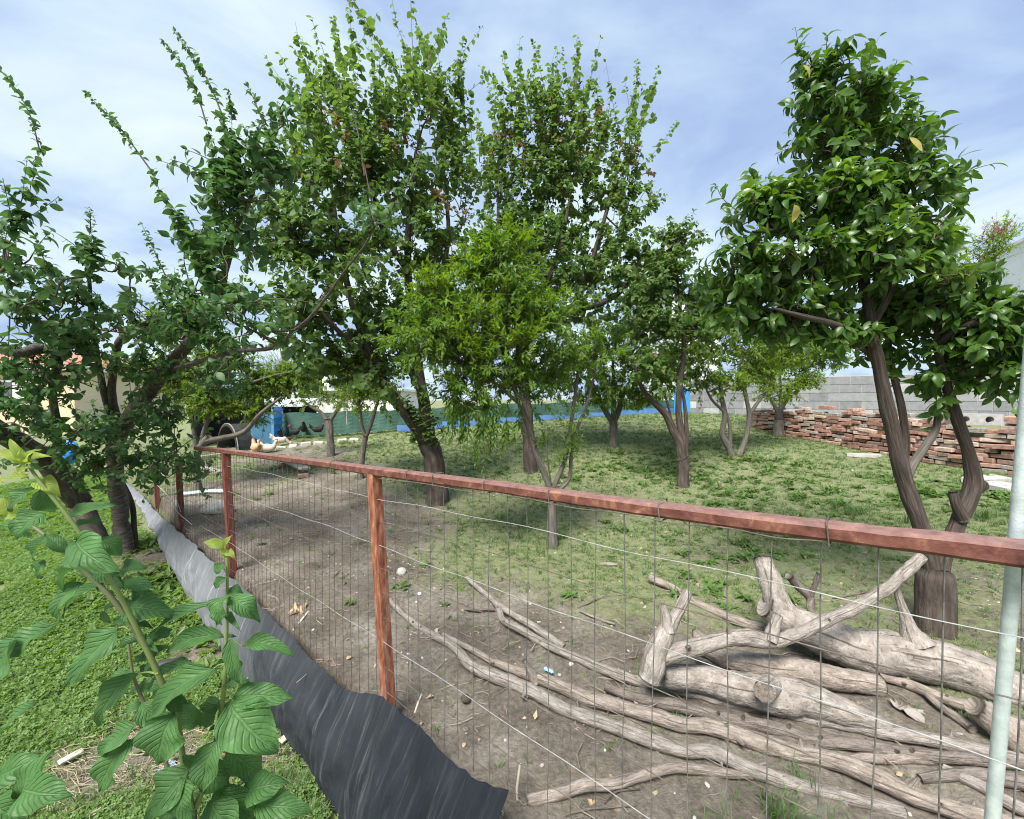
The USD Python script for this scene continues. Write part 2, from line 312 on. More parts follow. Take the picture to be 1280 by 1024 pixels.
def film_streaks(nodes, links):
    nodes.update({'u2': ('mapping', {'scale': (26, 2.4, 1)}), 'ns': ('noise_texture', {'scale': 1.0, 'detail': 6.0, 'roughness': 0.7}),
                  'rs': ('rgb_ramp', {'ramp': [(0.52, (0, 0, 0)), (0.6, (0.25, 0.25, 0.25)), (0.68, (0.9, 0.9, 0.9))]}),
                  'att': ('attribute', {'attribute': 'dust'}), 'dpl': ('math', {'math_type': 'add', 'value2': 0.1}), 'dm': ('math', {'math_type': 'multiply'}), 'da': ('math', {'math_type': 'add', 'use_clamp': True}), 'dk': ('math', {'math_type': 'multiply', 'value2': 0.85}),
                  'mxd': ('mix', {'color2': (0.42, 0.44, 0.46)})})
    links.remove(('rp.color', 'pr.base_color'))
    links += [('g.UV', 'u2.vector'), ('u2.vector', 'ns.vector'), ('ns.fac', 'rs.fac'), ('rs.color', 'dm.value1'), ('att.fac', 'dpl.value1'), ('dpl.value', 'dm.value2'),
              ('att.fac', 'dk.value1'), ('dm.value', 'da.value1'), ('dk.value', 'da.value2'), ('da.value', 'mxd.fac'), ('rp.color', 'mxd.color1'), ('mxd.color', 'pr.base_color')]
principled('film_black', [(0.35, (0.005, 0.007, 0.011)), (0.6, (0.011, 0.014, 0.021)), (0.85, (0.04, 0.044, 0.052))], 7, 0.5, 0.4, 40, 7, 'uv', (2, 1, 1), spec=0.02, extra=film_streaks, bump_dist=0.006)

leaf_mat('leaf_pear', [(0.0, (0.088, 0.1549, 0.0386)), (0.5, (0.138, 0.2312, 0.0558)), (0.85, (0.2134, 0.3199, 0.0771)), (1.0, (0.3264, 0.3921, 0.1071))], 0.5, 0.45)
leaf_mat('leaf_young', [(0.0, (0.16, 0.10, 0.04)), (0.5, (0.2, 0.135, 0.055)), (1.0, (0.19, 0.2, 0.06))], 0.45, 0.4)
leaf_mat('leaf_plum', [(0.0, (0.0562, 0.1237, 0.0364)), (0.5, (0.0951, 0.1895, 0.0501)), (0.9, (0.1513, 0.2593, 0.0682)), (1.0, (0.2593, 0.3392, 0.0909))], 0.45, 0.36, spec=0.3)
leaf_mat('leaf_citrus', [(0.0, (0.0576, 0.1237, 0.0195)), (0.45, (0.0922, 0.1848, 0.0278)), (0.8, (0.1632, 0.2806, 0.0418)), (1.0, (0.2687, 0.396, 0.0626))], 0.36, 0.36, spec=0.42)
leaf_mat('leaf_pome', [(0.0, (0.1038, 0.1892, 0.0291)), (0.5, (0.173, 0.2878, 0.0473)), (0.85, (0.2594, 0.3866, 0.0692)), (1.0, (0.3632, 0.4769, 0.1001))], 0.5, 0.48)
leaf_mat('leaf_light', [(0.0, (0.1279, 0.2172, 0.0284)), (0.5, (0.2236, 0.3209, 0.0459)), (1.0, (0.3621, 0.4434, 0.0765))], 0.5, 0.46)
leaf_mat('leaf_fresh', [(0.0, (0.10, 0.19, 0.03)), (1.0, (0.17, 0.27, 0.05))], 0.3, 0.35, spec=0.6)
leaf_mat('leaf_dark', [(0.0, (0.014, 0.03, 0.012)), (1.0, (0.03, 0.055, 0.02))], 0.6, 0.15)
leaf_mat('leaf_pink', [(0.0, (0.26, 0.14, 0.13)), (1.0, (0.34, 0.2, 0.17))], 0.45, 0.4)
leaf_mat('leaf_yellow', [(0.0, (0.42, 0.36, 0.12)), (1.0, (0.5, 0.42, 0.2))], 0.5, 0.4)
leaf_mat('leaf_shoot', [(0.0, (0.065, 0.15, 0.0462)), (0.5, (0.0936, 0.198, 0.0616)), (1.0, (0.1365, 0.252, 0.0715))], 0.5, 0.26, uv=True)
leaf_mat('leaf_shoot_tip', [(0.0, (0.25, 0.32, 0.07)), (1.0, (0.38, 0.40, 0.13))], 0.45, 0.4, uv=True)
leaf_mat('grass_blade', [(0.0, (0.0708, 0.1323, 0.0311)), (0.5, (0.1214, 0.1955, 0.0518)), (1.0, (0.2125, 0.2645, 0.1035))], 0.6, 0.35, spec=0.2)
leaf_mat('moss_blade', [(0.0, (0.1632, 0.2231, 0.0803)), (0.5, (0.2409, 0.3, 0.1203)), (1.0, (0.3889, 0.3923, 0.2087))], 0.6, 0.35, spec=0.2)
leaf_mat('clover_leaf', [(0.0, (0.1316, 0.2344, 0.0272)), (0.5, (0.2138, 0.3479, 0.042)), (1.0, (0.3125, 0.4537, 0.0619))], 0.5, 0.4, spec=0.3)
leaf_mat('weed_leaf', [(0.0, (0.1069, 0.1827, 0.0483)), (1.0, (0.2135, 0.2926, 0.0863))], 0.5, 0.35, spec=0.3)
leaf_mat('stem_green', [(0.0, (0.2, 0.23, 0.05)), (1.0, (0.24, 0.27, 0.07))], 0.5, 0.1)
leaf_mat('stem_red', [(0.0, (0.12, 0.06, 0.04)), (1.0, (0.17, 0.09, 0.055))], 0.5, 0.05)

# ------------------------------------------------------------------ the lie of the land
from scipy.interpolate import RBFInterpolator
Q, VPX = 1.45, 66.0
def fence_z(px):
    return FPX * Q / (px - VPX)
def side(X, Y):
    """Metres from the fence line, positive inside the yard."""
    return (X + (640 - VPX) / FPX * Y - Q) / 1.5023

YARD = [(655, 1010, 1.5), (900, 1000, 1.50), (1130, 1020, 1.47), (520, 880, 1.97), (330, 745, 2.97), (235, 665, 4.5), (205, 622, 5.8),
        (545, 628, 5.2), (370, 552, 9.6), (300, 566, 9.0), (415, 549, 10), (500, 541, 10.4), (640, 529, 11), (766, 557, 7.9), (853, 607, 5.8),
        (665, 588, 6.8), (690, 682, 3.9), (918, 568, 7.0), (973, 543, 8.6), (1170, 785, 2.5), (1275, 596, 5.0), (945, 531, 9.2), (870, 515, 12.4), (1100, 640, 4.2),
        (1000, 900, 1.85), (800, 760, 2.75)]
def to_w(l):
    return np.array([P(*a) for a in l])
YP = to_w(YARD)
far = np.array([[x, y, 1.45 + 0.02 * min(x, 10)] for x, y in ((-25, 12), (-18, 25), (0, 28), (20, 28), (28, 10), (20, 0), (10, -8), (6, 1))])
OP = to_w([(272, 800, 3.35), (365, 925, 2.31), (425, 1024, 1.92), (222, 722, 4.43), (155, 690, 5.0), (190, 640, 6.9), (20, 690, 5.4), (60, 900, 2.5), (150, 1010, 1.95)])
OP = np.vstack([OP, [[0.2, 0.3, 0.02], [-2, -2, 0.0], [2, -3, 0.0], [-8, -4, 0.05], [-14, 4, 0.15], [-16, 12, 0.3], [8, -10, 0], [-9, 9.5, 0.3]]])
f_yard = RBFInterpolator(np.vstack([YP, far])[:, :2], np.vstack([YP, far])[:, 2], smoothing=0.02, kernel='linear', degree=1)
f_out = RBFInterpolator(OP[:, :2], OP[:, 2], smoothing=0.02, kernel='linear', degree=1)

def G(X, Y):
    """Ground height."""
    X, Y = np.atleast_1d(np.asarray(X, float)), np.atleast_1d(np.asarray(Y, float))
    X, Y = np.broadcast_arrays(X, Y)
    sh = X.shape; X, Y = X.ravel(), Y.ravel()
    r = np.hypot(X, Y - 4)
    k = np.minimum(1, 24 / np.maximum(r, 1e-6))
    q = np.stack([X * k, 4 + (Y - 4) * k], 1)
    v = side(X, Y)
    s = np.clip((v + 0.06) / 0.10, 0, 1); s = s * s * (3 - 2 * s)
    fade = np.clip((Y - 13) / 6, 0, 1) + np.clip((-X - 14) / 6, 0, 1)
    yard = f_yard(q); out = f_out(q)
    s = s * 1.0
    h = out + (yard - out) * s
    mound = 0.10 * np.exp(-((X + 4.4) ** 2 + (Y - 4.9) ** 2) / 0.5)
    return (h + mound).reshape(sh)

def hit(px, py, h=0.0):
    """Where the ray through this point of the photograph comes within h of the ground: (point, distance)."""
    Z = np.geomspace(0.45, 60, 500)
    pts = EYE + Z[:, None] * (FW + RT * (px - 640) / FPX + UP * (512 - py) / FPX)
    d = pts[:, 2] - G(pts[:, 0], pts[:, 1]) - h
    i = np.nonzero((d[:-1] > 0) & (d[1:] <= 0))[0]
    if not len(i):
        return pts[-1], Z[-1]
    i = i[0]; t = d[i] / (d[i] - d[i + 1])
    z = Z[i] + t * (Z[i + 1] - Z[i])
    return P(px, py, z), z

def hit_in(px, py, h=0.0):
    """As hit, for a point that is known to lie inside the yard."""
    Z = np.geomspace(0.45, 60, 500)
    pts = EYE + Z[:, None] * (FW + RT * (px - 640) / FPX + UP * (512 - py) / FPX)
    d = pts[:, 2] - G(pts[:, 0], pts[:, 1]) - h
    i = np.nonzero((d[:-1] > 0) & (d[1:] <= 0) & (side(pts[1:, 0], pts[1:, 1]) > 0.03))[0]
    if not len(i):
        z = fence_z(px) * 1.05
        p = P(px, py, z)
        return np.array([p[0], p[1], G(p[0], p[1])[0] + h]), z
    i = i[0]; t = d[i] / (d[i] - d[i + 1])
    z = Z[i] + t * (Z[i + 1] - Z[i])
    return P(px, py, z), z

def blob(X, Y, c, r, p=2):
    return np.exp(-(((X - c[0]) / r[0]) ** 2 + ((Y - c[1]) / r[1]) ** 2) ** (p / 2))

def green(X, Y):
    """How green the ground is, 0 to 1."""
    X, Y = np.asarray(X, float), np.asarray(Y, float)
    v = side(X, Y)
    n = meshkit.fbm(np.stack([X * 1.1, Y * 1.1, 0 * X], -1), 4, 3)
    n2 = meshkit.fbm(np.stack([X * 0.45 + 9, Y * 0.45, 0 * X], -1), 3, 8)
    g = 0.50 + 0.30 * np.clip((X * 0.5 + Y - 3.3) / 3, -1, 1)
    g = g - 0.60 * blob(X, Y, (-2.6, 5.0), (2.3, 2.6)) - 0.35 * blob(X, Y, (-4.5, 8.5), (2.0, 1.5))
    g = g + 0.40 * blob(X, Y, (-0.75, 7.2), (1.0, 1.6)) + 0.25 * blob(X, Y, (3, 9.5), (4, 2.5))
    g = g - 0.50 * blob(X, Y, (1.1, 1.9), (1.5, 0.7)) - 0.25 * blob(X, Y, (0.9, 6.6), (0.8, 0.5)) - 0.30 * blob(X, Y, (-1.0, 2.7), (0.9, 0.9))
    g = g + 0.9 * (n - 0.5) + 0.45 * (n2 - 0.5)
    go = 0.85 + 0.5 * (n - 0.5)
    go = go - 0.8 * blob(X, Y, (-2.05, 2.15), (0.55, 0.32)) - 0.75 * blob(X, Y, (-2.35, 3.35), (0.42, 0.55)) - 1.0 * blob(X, Y, (-3.7, 4.7), (0.75, 0.8)) - 0.35 * blob(X, Y, (-1.2, 2.2), (0.5, 0.4))
    return np.clip(np.where(v > 0, g, go), 0, 1)

def axis_lines(lo, hi, fine, c0, c1, grow):
    a = [c0]
    while a[-1] < c1: a.append(a[-1] + fine)
    s = fine
    while a[-1] < hi: s *= grow; a.append(a[-1] + s)
    b, s = [c0], fine
    while b[-1] > lo: s *= grow; b.append(b[-1] - s)
    return np.array(b[::-1][:-1] + a)
us = axis_lines(-300, 300, 0.035, -1.0, 3.8, 1.035)
vs = np.unique(np.round(np.r_[axis_lines(-300, 300, 0.035, -0.9, 2.8, 1.035), np.arange(-0.1, 0.08, 0.012)], 4))
du = np.array([-0.7473, 0.6645]); dv = np.array([0.6657, 0.7462]); p0 = np.array([Q, 0.0])
UU, VV = np.meshgrid(us, vs, indexing='ij')
GX, GY = p0[0] + UU * du[0] + VV * dv[0], p0[1] + UU * du[1] + VV * dv[1]
VV = side(GX, GY)
H = G(GX, GY)
near = np.exp(-(np.hypot(GX, GY) / 9) ** 2)
clod = meshkit.fbm(np.stack([GX * 9, GY * 9, 0 * GX], -1), 3, 21) - 0.5
lump = meshkit.fbm(np.stack([GX * 1.7, GY * 1.7, 0 * GX], -1), 3, 22) - 0.5
H = H + near * (0.05 * clod + 0.06 * lump) * np.clip(np.abs(VV) / 0.15, 0.2, 1)
n0, n1 = UU.shape
i, j = np.meshgrid(np.arange(n0 - 1), np.arange(n1 - 1), indexing='ij')
q = (i * n1 + j).ravel()
gf = np.vstack([np.stack([q, q + n1, q + n1 + 1], 1), np.stack([q, q + n1 + 1, q + 1], 1)])
gv = np.stack([GX, GY, H], -1).reshape(-1, 3)
nz = np.cross(gv[gf[0, 1]] - gv[gf[0, 0]], gv[gf[0, 2]] - gv[gf[0, 0]])[2]
if nz < 0: gf = gf[:, ::-1]
from scipy.interpolate import RegularGridInterpolator
g_fine = RegularGridInterpolator((us, vs), H, bounds_error=False, fill_value=1.4)
def GF(X, Y):
    """Ground height with its lumps and clods."""
    X, Y = np.asarray(X, float), np.asarray(Y, float)
    dx, dy = X - p0[0], Y
    det = du[0] * dv[1] - du[1] * dv[0]
    return g_fine(np.stack([(dx * dv[1] - dy * dv[0]) / det, (du[0] * dy - du[1] * dx) / det], -1))

usdkit_nodes = {
    'g': ('geometry', {}), 'm1': ('mapping', {'scale': (2.2, 2.2, 2.2)}), 'n1': ('noise_texture', {'scale': 1.0, 'detail': 8.0, 'roughness': 0.62}),
    'm2': ('mapping', {'scale': (38, 38, 38)}), 'n2': ('noise_texture', {'scale': 1.0, 'detail': 6.0, 'roughness': 0.7}),
    'soil': ('rgb_ramp', {'ramp': [(0.3, (0.095, 0.079, 0.063)), (0.5, (0.165, 0.142, 0.116)), (0.68, (0.25, 0.222, 0.187))]}),
    'sf': ('mix', {'mix_type': 'overlay', 'fac': 0.75}), 'sfr': ('rgb_ramp', {'ramp': [(0.25, (0.12, 0.12, 0.12)), (0.75, (0.88, 0.88, 0.88))]}),
    'moss': ('rgb_ramp', {'ramp': [(0.25, (0.115, 0.128, 0.066)), (0.5, (0.18, 0.2, 0.10)), (0.75, (0.27, 0.275, 0.165))]}),
    'a': ('attribute', {'attribute': 'green'}), 'm3': ('mapping', {'scale': (11, 11, 11)}), 'n3': ('noise_texture', {'scale': 1.0, 'detail': 7.0, 'roughness': 0.7}),
    'add': ('math', {'math_type': 'add'}), 'rg': ('rgb_ramp', {'ramp': [(0.66, (0, 0, 0)), (0.9, (1, 1, 1))]}), 'hf': ('math', {'math_type': 'multiply', 'value2': 0.85}),
    'mx': ('mix', {}), 'pr': ('principled_bsdf', {'roughness': 0.95, 'specular_ior_level': 0.15}),
    'm4': ('mapping', {'scale': (90, 90, 90)}), 'n4': ('noise_texture', {'scale': 1.0, 'detail': 5.0, 'roughness': 0.7}), 'b': ('bump', {'strength': 0.9, 'distance': 0.02}),
}
ground_m = usdkit.material(stage, '/World/Looks/ground_soil', usdkit_nodes, [
    ('g.position', 'm1.vector'), ('g.position', 'm2.vector'), ('g.position', 'm3.vector'), ('g.position', 'm4.vector'),
    ('m1.vector', 'n1.vector'), ('m2.vector', 'n2.vector'), ('m3.vector', 'n3.vector'), ('m4.vector', 'n4.vector'),
    ('n1.fac', 'soil.fac'), ('n2.fac', 'sfr.fac'), ('soil.color', 'sf.color1'), ('sfr.color', 'sf.color2'), ('n2.fac', 'moss.fac'),
    ('a.fac', 'add.value1'), ('n3.fac', 'add.value2'), ('add.value', 'hf.value1'), ('hf.value', 'rg.fac'), ('rg.color', 'mx.fac'),
    ('sf.color', 'mx.color1'), ('moss.color', 'mx.color2'), ('mx.color', 'pr.base_color'), ('n4.fac', 'b.height'), ('b.normal', 'pr.normal')], surface='pr.BSDF')
put('ground', (gv, gf), ground_m, smooth=True, attrs={'green': green(GX, GY).ravel()}, kind='structure')

# ------------------------------------------------------------------ large structures
def wall_frame(a, b):
    """Unit vectors along a wall from a to b and out of it towards the eye (level), and its length."""
    d = np.array([b[0] - a[0], b[1] - a[1], 0.0]); L = np.linalg.norm(d); d /= L
    n = np.array([d[1], -d[0], 0.0])
    if n @ (EYE - a) < 0: n = -n
    return d, n, L

# grey block wall behind the bricks
bw_a, bw_b = P(862, 520, 12.2), P(1420, 560, 7.4)
bd, bn, bL = wall_frame(bw_a, bw_b)
bang = math.atan2(bd[1], bd[0])
wall = thing('block_wall', 'grey concrete block wall running behind the stack of old bricks', 'wall', bw_a)
top = P(1030, 469, 10.4)[2]
z0 = 1.12
rows = int(round((top - z0) / 0.2))
put('mortar_core', box(bw_a + bd * bL / 2 + np.array([0, 0, z0 + rows * 0.1 - bw_a[2]]), (bL, 0.15, rows * 0.2 + 0.01), bang), MATS['mortar'], wall)
r2 = np.random.default_rng(5)
extra = []
count = 0
for r in range(rows):
    for c in range(int(bL / 0.41) + 1):
        s = c * 0.41 + (0.205 if r % 2 else 0)
        if s + 0.4 > bL: continue
        ctr = bw_a + bd * (s + 0.2) + bn * (0.065 + r2.uniform(-.003, .003)); ctr = np.array([ctr[0], ctr[1], z0 + 0.1 + r * 0.2])
        put('block', box(ctr, (0.398, 0.05, 0.189), bang), MATS[f'block_tone_{r2.choice(4, p=[.4, .3, .2, .1])}'], wall)
# far houses
def house_box(name, label, px0, px1, pytop, Z, depth, mat, base=1.0, cat='building', skew=0.0):
    a, b = P(px0, pytop, Z), P(px1, pytop, Z + skew)
    t = thing(name, label, cat, ((a[0] + b[0]) / 2, (a[1] + b[1]) / 2, base))
    d, n, L = wall_frame(a, b); ang = math.atan2(d[1], d[0])
    c = (a + b) / 2 - n * depth / 2
    put('wall', box((c[0], c[1], (base + a[2]) / 2), (L, depth, a[2] - base), ang), MATS[mat], t)
    return t, a, b, d, n, L, ang

t, a, b, d, n, L, ang = house_box('tan_house', 'tan rendered house with a red tiled roof behind the left tree', -330, 92, 461, 18.0, 7.0, 'tan_wall', 0.3, skew=1.0)
c = (a + b) / 2 - n * 3.4
put('eave', box((c[0], c[1], a[2] + 0.12), (L + 0.7, 7.7, 0.24), ang), MATS['whitewash'], t)
e0 = c + d * (-(L + 0.7) / 2); hw = 3.9
rv = []
for s in (0, L + 0.7):
    for off, z in ((hw, 0.244), (-hw, 0.244), (0, 1.15)):
        inset = 0 if off else (2.2 if s == 0 else -2.2)
        rv.append(e0 + d * (s + inset) + n * off + np.array([0, 0, z]))
rv = np.array(rv); rv[:, 2] += a[2] - c[2]
put('roof', trimesh.convex.convex_hull(rv), MATS['roof_tile'], t)
for px in (-60, 14):
    w0 = P(px, 487, 18.0 + (px + 330) / 422)
    w = put('window', box(w0 + n * 0.03, (1.5, 0.1, 0.85), ang), MATS['whitewash'], t)
    put('pane', box(w0 + n * 0.06 + d * -0.2, (0.62, 0.1, 0.66), ang), MATS['dark_glass'], w)
t, a, b, d, n, L, ang = house_box('white_building', 'white flat topped building rising behind the citrus tree at the right edge', 1222, 1420, 331, 24.0, 3.0, 'pale_wall', 1.2, skew=-9.0)
c = (a + b) / 2 - n * 1.45
put('parapet', box((c[0], c[1], a[2] + 0.06), (L + 0.1, 3.1, 0.16), ang), MATS['whitewash'], t)
hp = P(1263, 328, 23.9)
put('roof_hut', box((hp[0] - 0.3, hp[1] + 2.0, hp[2] + 0.12), (1.6, 3.6, 0.24), ang), MATS['roof_tile'], t)
for px, py in ((1262, 338), (1340, 338)):
    w0 = P(px, py, 24.0)
    w = put('window', box(w0 + n * 0.02, (0.95, 0.12, 0.72), ang), MATS['whitewash'], t)
    put('pane', box(w0 + n * 0.05, (0.8, 0.12, 0.6), ang), MATS['dark_glass'], w)
t, a, b, d, n, L, ang = house_box('pale_house', 'pale house seen through the gap between the pear tree and the citrus tree', 838, 900, 371, 32.0, 8.0, 'pale_wall', 1.2)
c = (a + b) / 2 - n * 3.9
put('roof', box((c[0], c[1], a[2] + 0.1), (L + 0.5, 8.4, 0.2), ang), MATS['whitewash'], t)
w0 = P(866, 386, 32.0)
put('window', box(w0 + n * 0.03, (0.9, 0.12, 1.0), ang), MATS['dark_glass'], t)
t, a, b, d, n, L, ang = house_box('outbuilding', 'low whitewashed outbuilding behind the green shade net', 376, 500, 489, 14.5, 3.0, 'whitewash', 0.9)
c = (a + b) / 2 - n * 1.4
put('roof', box((c[0], c[1], a[2] + 0.04), (L + 0.3, 3.2, 0.08), ang), MATS['sheet_metal'], t)
put('chimney', box(P(385, 490, 14.7), (0.12, 0.12, 0.3), ang), MATS['whitewash'], t)
pw = P(407, 470, 14.9)
put('wall_pier', box((pw[0] + 0.06, pw[1], (pw[2] + 1.0) / 2), (0.24, 0.3, pw[2] - 1.0), ang), MATS['whitewash'], t)

# blue poultry hut, its metal roof, the tunnel beside it
k0, k1, k2 = P(314, 556, 9.3), P(341, 556, 9.6), P(352, 553, 10.1)
zt = P(330, 509, 9.3)[2]
hut = thing('blue_hut', 'blue painted poultry hut with a corrugated side at the far left of the yard', 'shed', k1)
def panel(name, a, b, zb, ztop, mat, parent, ribs=0, th=0.03):
    d, n, L = wall_frame(a, b); ang = math.atan2(d[1], d[0]); c = (a + b) / 2
    o = put(name, box((c[0], c[1], (zb + ztop) / 2), (L, th, ztop - zb), ang), MATS[mat], parent)
    for r in range(ribs):
        q = c + n * (th / 2 + 0.012); z = zb + (r + 0.5) / ribs * (ztop - zb)
        put('rib', box((q[0], q[1], z), (L * 0.97, 0.02, (ztop - zb) / ribs * 0.45), ang), MATS[mat], o)
    return o
zb = k1[2] - 0.05
panel('front_panel', k0, k1 - (k1 - k0) * 0.02, zb, zt - 0.12, 'blue_dull', hut)
panel('side_panel', k1, k2, zb, zt, 'blue_paint', hut, ribs=6)
dd, nn, LL = wall_frame(k0, k1)
put('post', box((k1 + nn * 0.03)[:2].tolist() + [(zb + zt) / 2], (0.05, 0.05, zt - zb), 0.2), MATS['blue_dull'], hut)
rc = P(352, 503, 10.6)
put('roof', box((rc[0] - 0.45, rc[1] + 0.25, zt + 0.1), (2.0, 1.5, 0.04), 0.2, (0.12, 0, 0)), MATS['sheet_metal'], hut)
put('back_panel', box((rc[0] - 0.5, rc[1] + 0.8, (zb + zt) / 2), (1.9, 0.04, zt - zb), 0.2), MATS['black_tarp'], hut)
# open black lean-to at the left of the hut and beside it the arched tarp
le = P(300, 530, 9.9)
lean = thing('black_shelter', 'dark open shelter with black sides left of the blue hut', 'shed', le)
put('back_panel', box((le[0] - 0.3, le[1] + 0.5, 1.5), (1.1, 0.05, 1.3), 0.1), MATS['black_tarp'], lean)
put('roof', box((le[0] - 0.3, le[1] + 0.1, 2.15), (1.3, 1.1, 0.05), 0.1, (0.1, 0, 0)), MATS['black_tarp'], lean)
for s in (-1, 1):
    put('side_panel', box((le[0] - 0.3 + s * 0.55, le[1] + 0.1 + s * .055, 1.45), (0.05, 0.85, 1.2), 0.1), MATS['black_tarp'], lean)
ta = np.linspace(0, np.pi, 15)
tc, _ = hit_in(283, 566)
prof = [(math.cos(x) * 0.42, math.sin(x) * 0.62) for x in ta] + [(math.cos(x) * 0.39, math.sin(x) * 0.58) for x in ta[::-1]]
from shapely.geometry import Polygon
tm = trimesh.creation.extrude_polygon(Polygon(prof), 1.1, engine='earcut')
tm.apply_transform(np.array([[1, 0, 0, 0], [0, 0, 1, 0], [0, 1, 0, 0], [0, 0, 0, 1.0]])); tm.invert()
tm.apply_transform(trimesh.transformations.rotation_matrix(-0.5, [0, 0, 1])); tm.apply_translation(tc + np.array([-0.1, 0.15, 0]))
tt = thing('tarp_tunnel', 'low black tarp tunnel on hoops beside the blue hut', 'shelter', tc)
put('tarp', tm, MATS['black_tarp'], tt)
for s in (0.02, 0.55, 1.08):
    hoop = np.array([[math.cos(x) * 0.435, 0, math.sin(x) * 0.635] for x in ta]); hoop[:, 1] = s
    R = trimesh.transformations.rotation_matrix(-0.5, [0, 0, 1])[:3, :3]
    hv = tube(hoop @ R.T + tc + np.array([-0.1, 0.15, 0]), 0.012, 6)
    put('hoop', hv[:2], MATS['old_plank'], tt)

# shade net fence at the back
nf = thing('net_fence', 'low dark green shade net fence with blue edging along the back of the yard', 'fence', P(415, 549, 10))
base = [(352, 551, 10.2), (415, 549, 10.3), (500, 541, 10.6), (620, 531, 11.2), (735, 523, 12.0), (868, 514, 13.0)]
bp = spline(to_w(base), 60); bp[:, 2] = G(bp[:, 0], bp[:, 1])
tops = spline(to_w([(352, 517, 10.2), (415, 515, 10.3), (500, 512, 10.6), (620, 506, 11.2), (735, 503, 12.0), (868, 499, 13.0)]), 60)
sag = 0.02 * np.sin(np.arange(60) * 0.9)
rowsn = 7
nv = np.array([bp * (1 - k) + np.c_[bp[:, :2], tops[:, 2] + sag] * k + np.c_[0.03 * np.sin(np.arange(60) * 1.7 + k * 4), 0.03 * np.cos(np.arange(60) * 1.3 + k * 3), np.zeros(60)] for k in np.linspace(0.12, 1, rowsn)]).reshape(-1, 3)
i, j = np.meshgrid(np.arange(rowsn - 1), np.arange(59), indexing='ij'); q = (i * 60 + j).ravel()
nff = np.vstack([np.stack([q, q + 1, q + 61], 1), np.stack([q, q + 61, q + 60], 1)])
nv2 = np.vstack([nv, nv + np.array([0, 0.006, 0])])
put('shade_net', (nv2, np.vstack([nff, nff[:, ::-1] + len(nv)])), MATS['net_green'], nf, smooth=False)
for k in range(0, 60, 8):
    put('post', tube([bp[k] + [0, 0.04, -0.1], [bp[k][0], bp[k][1] + 0.04, tops[k][2] + 0.06]], 0.025, 7)[:2], MATS['old_plank'], nf)
for k in range(14, 57, 6):
    a, b = bp[k] + [0, -0.06, 0.06], bp[k + 6 if k + 6 < 60 else 59] + [0, -0.06, 0.06]
    d, n, L = wall_frame(a, b)
    put('edging_board', box((a + b) / 2, (L * 0.99, 0.02, 0.16), math.atan2(d[1], d[0])), MATS['blue_plastic'], nf)
# whitewashed kerb where the hens stand
kb = spline(to_w([(292, 574, 8.6), (335, 566, 8.9), (390, 556, 9.3), (450, 549, 9.7)]), 11); kb[:, 2] = G(kb[:, 0], kb[:, 1])
kerb = thing('stone_kerb', 'row of whitewashed stones edging the poultry run', 'kerb', kb[0])
r3 = np.random.default_rng(3)
for k in range(10):
    a, b = kb[k], kb[k + 1]; d, n, L = wall_frame(a, b)
    mm = box((a + b) / 2 + [0, 0, 0.0], (L * r3.uniform(.6, .97), r3.uniform(.12, .2), r3.uniform(.08, .16)), math.atan2(d[1], d[0]) + r3.normal() * .06, (r3.normal() * .05, r3.normal() * .04, 0), 0.02)
    put('stone', mm, MATS['whitewash' if r3.random() < .25 else 'slab_stone'], kerb)
# blue sheet standing at the back
bs0, bs1 = P(843, 515, 12.1), P(884, 513, 12.1)
zt2 = P(860, 482, 12.1)[2]
sheet = [bs0 + [0, 0, -0.05], bs1 + [0, 0, -0.02], np.array([bs1[0] - 0.05, bs1[1] + .05, P(884, 499, 12.1)[2]]), np.array([bs0[0] + .25, bs0[1] + .08, zt2]), np.array([bs0[0], bs0[1] + .05, zt2 - .05])]
sv = np.array(sheet + [p + [0, 0.03, 0] for p in sheet])
put('blue_sheet', trimesh.convex.convex_hull(sv), MATS['blue_paint'], label='bright blue sheet leaning at the back of the lawn behind the trees', cat='sheet')

# ------------------------------------------------------------------ stack of old bricks
bs = spline(to_w([(936, 533, 9.2), (1010, 545, 7.9), (1090, 558, 6.7), (1180, 575, 5.7), (1275, 597, 5.0), (1350, 612, 4.6)]), 120)
bs[:, 2] = G(bs[:, 0], bs[:, 1])
bt = spline(to_w([(936, 511, 9.2), (1010, 510, 7.9), (1090, 513, 6.7), (1140, 519, 6.1), (1180, 529, 5.7), (1232, 531, 5.3), (1245, 518, 5.2), (1275, 512, 5.0), (1350, 508, 4.6)]), 120)
cum = np.r_[0, np.cumsum(np.linalg.norm(np.diff(bs[:, :2], axis=0), axis=1))]
stack = thing('brick_stack', 'long dry stack of old reclaimed red bricks along the block wall', 'brick stack', bs[60])
r4 = np.random.default_rng(11)
more, nb = [], 0
def at_s(s):
    return np.array([np.interp(s, cum, bs[:, k]) for k in range(3)]), float(np.interp(s, cum, np.interp(np.arange(120), np.arange(120), bt[:, 2])))
courses = []
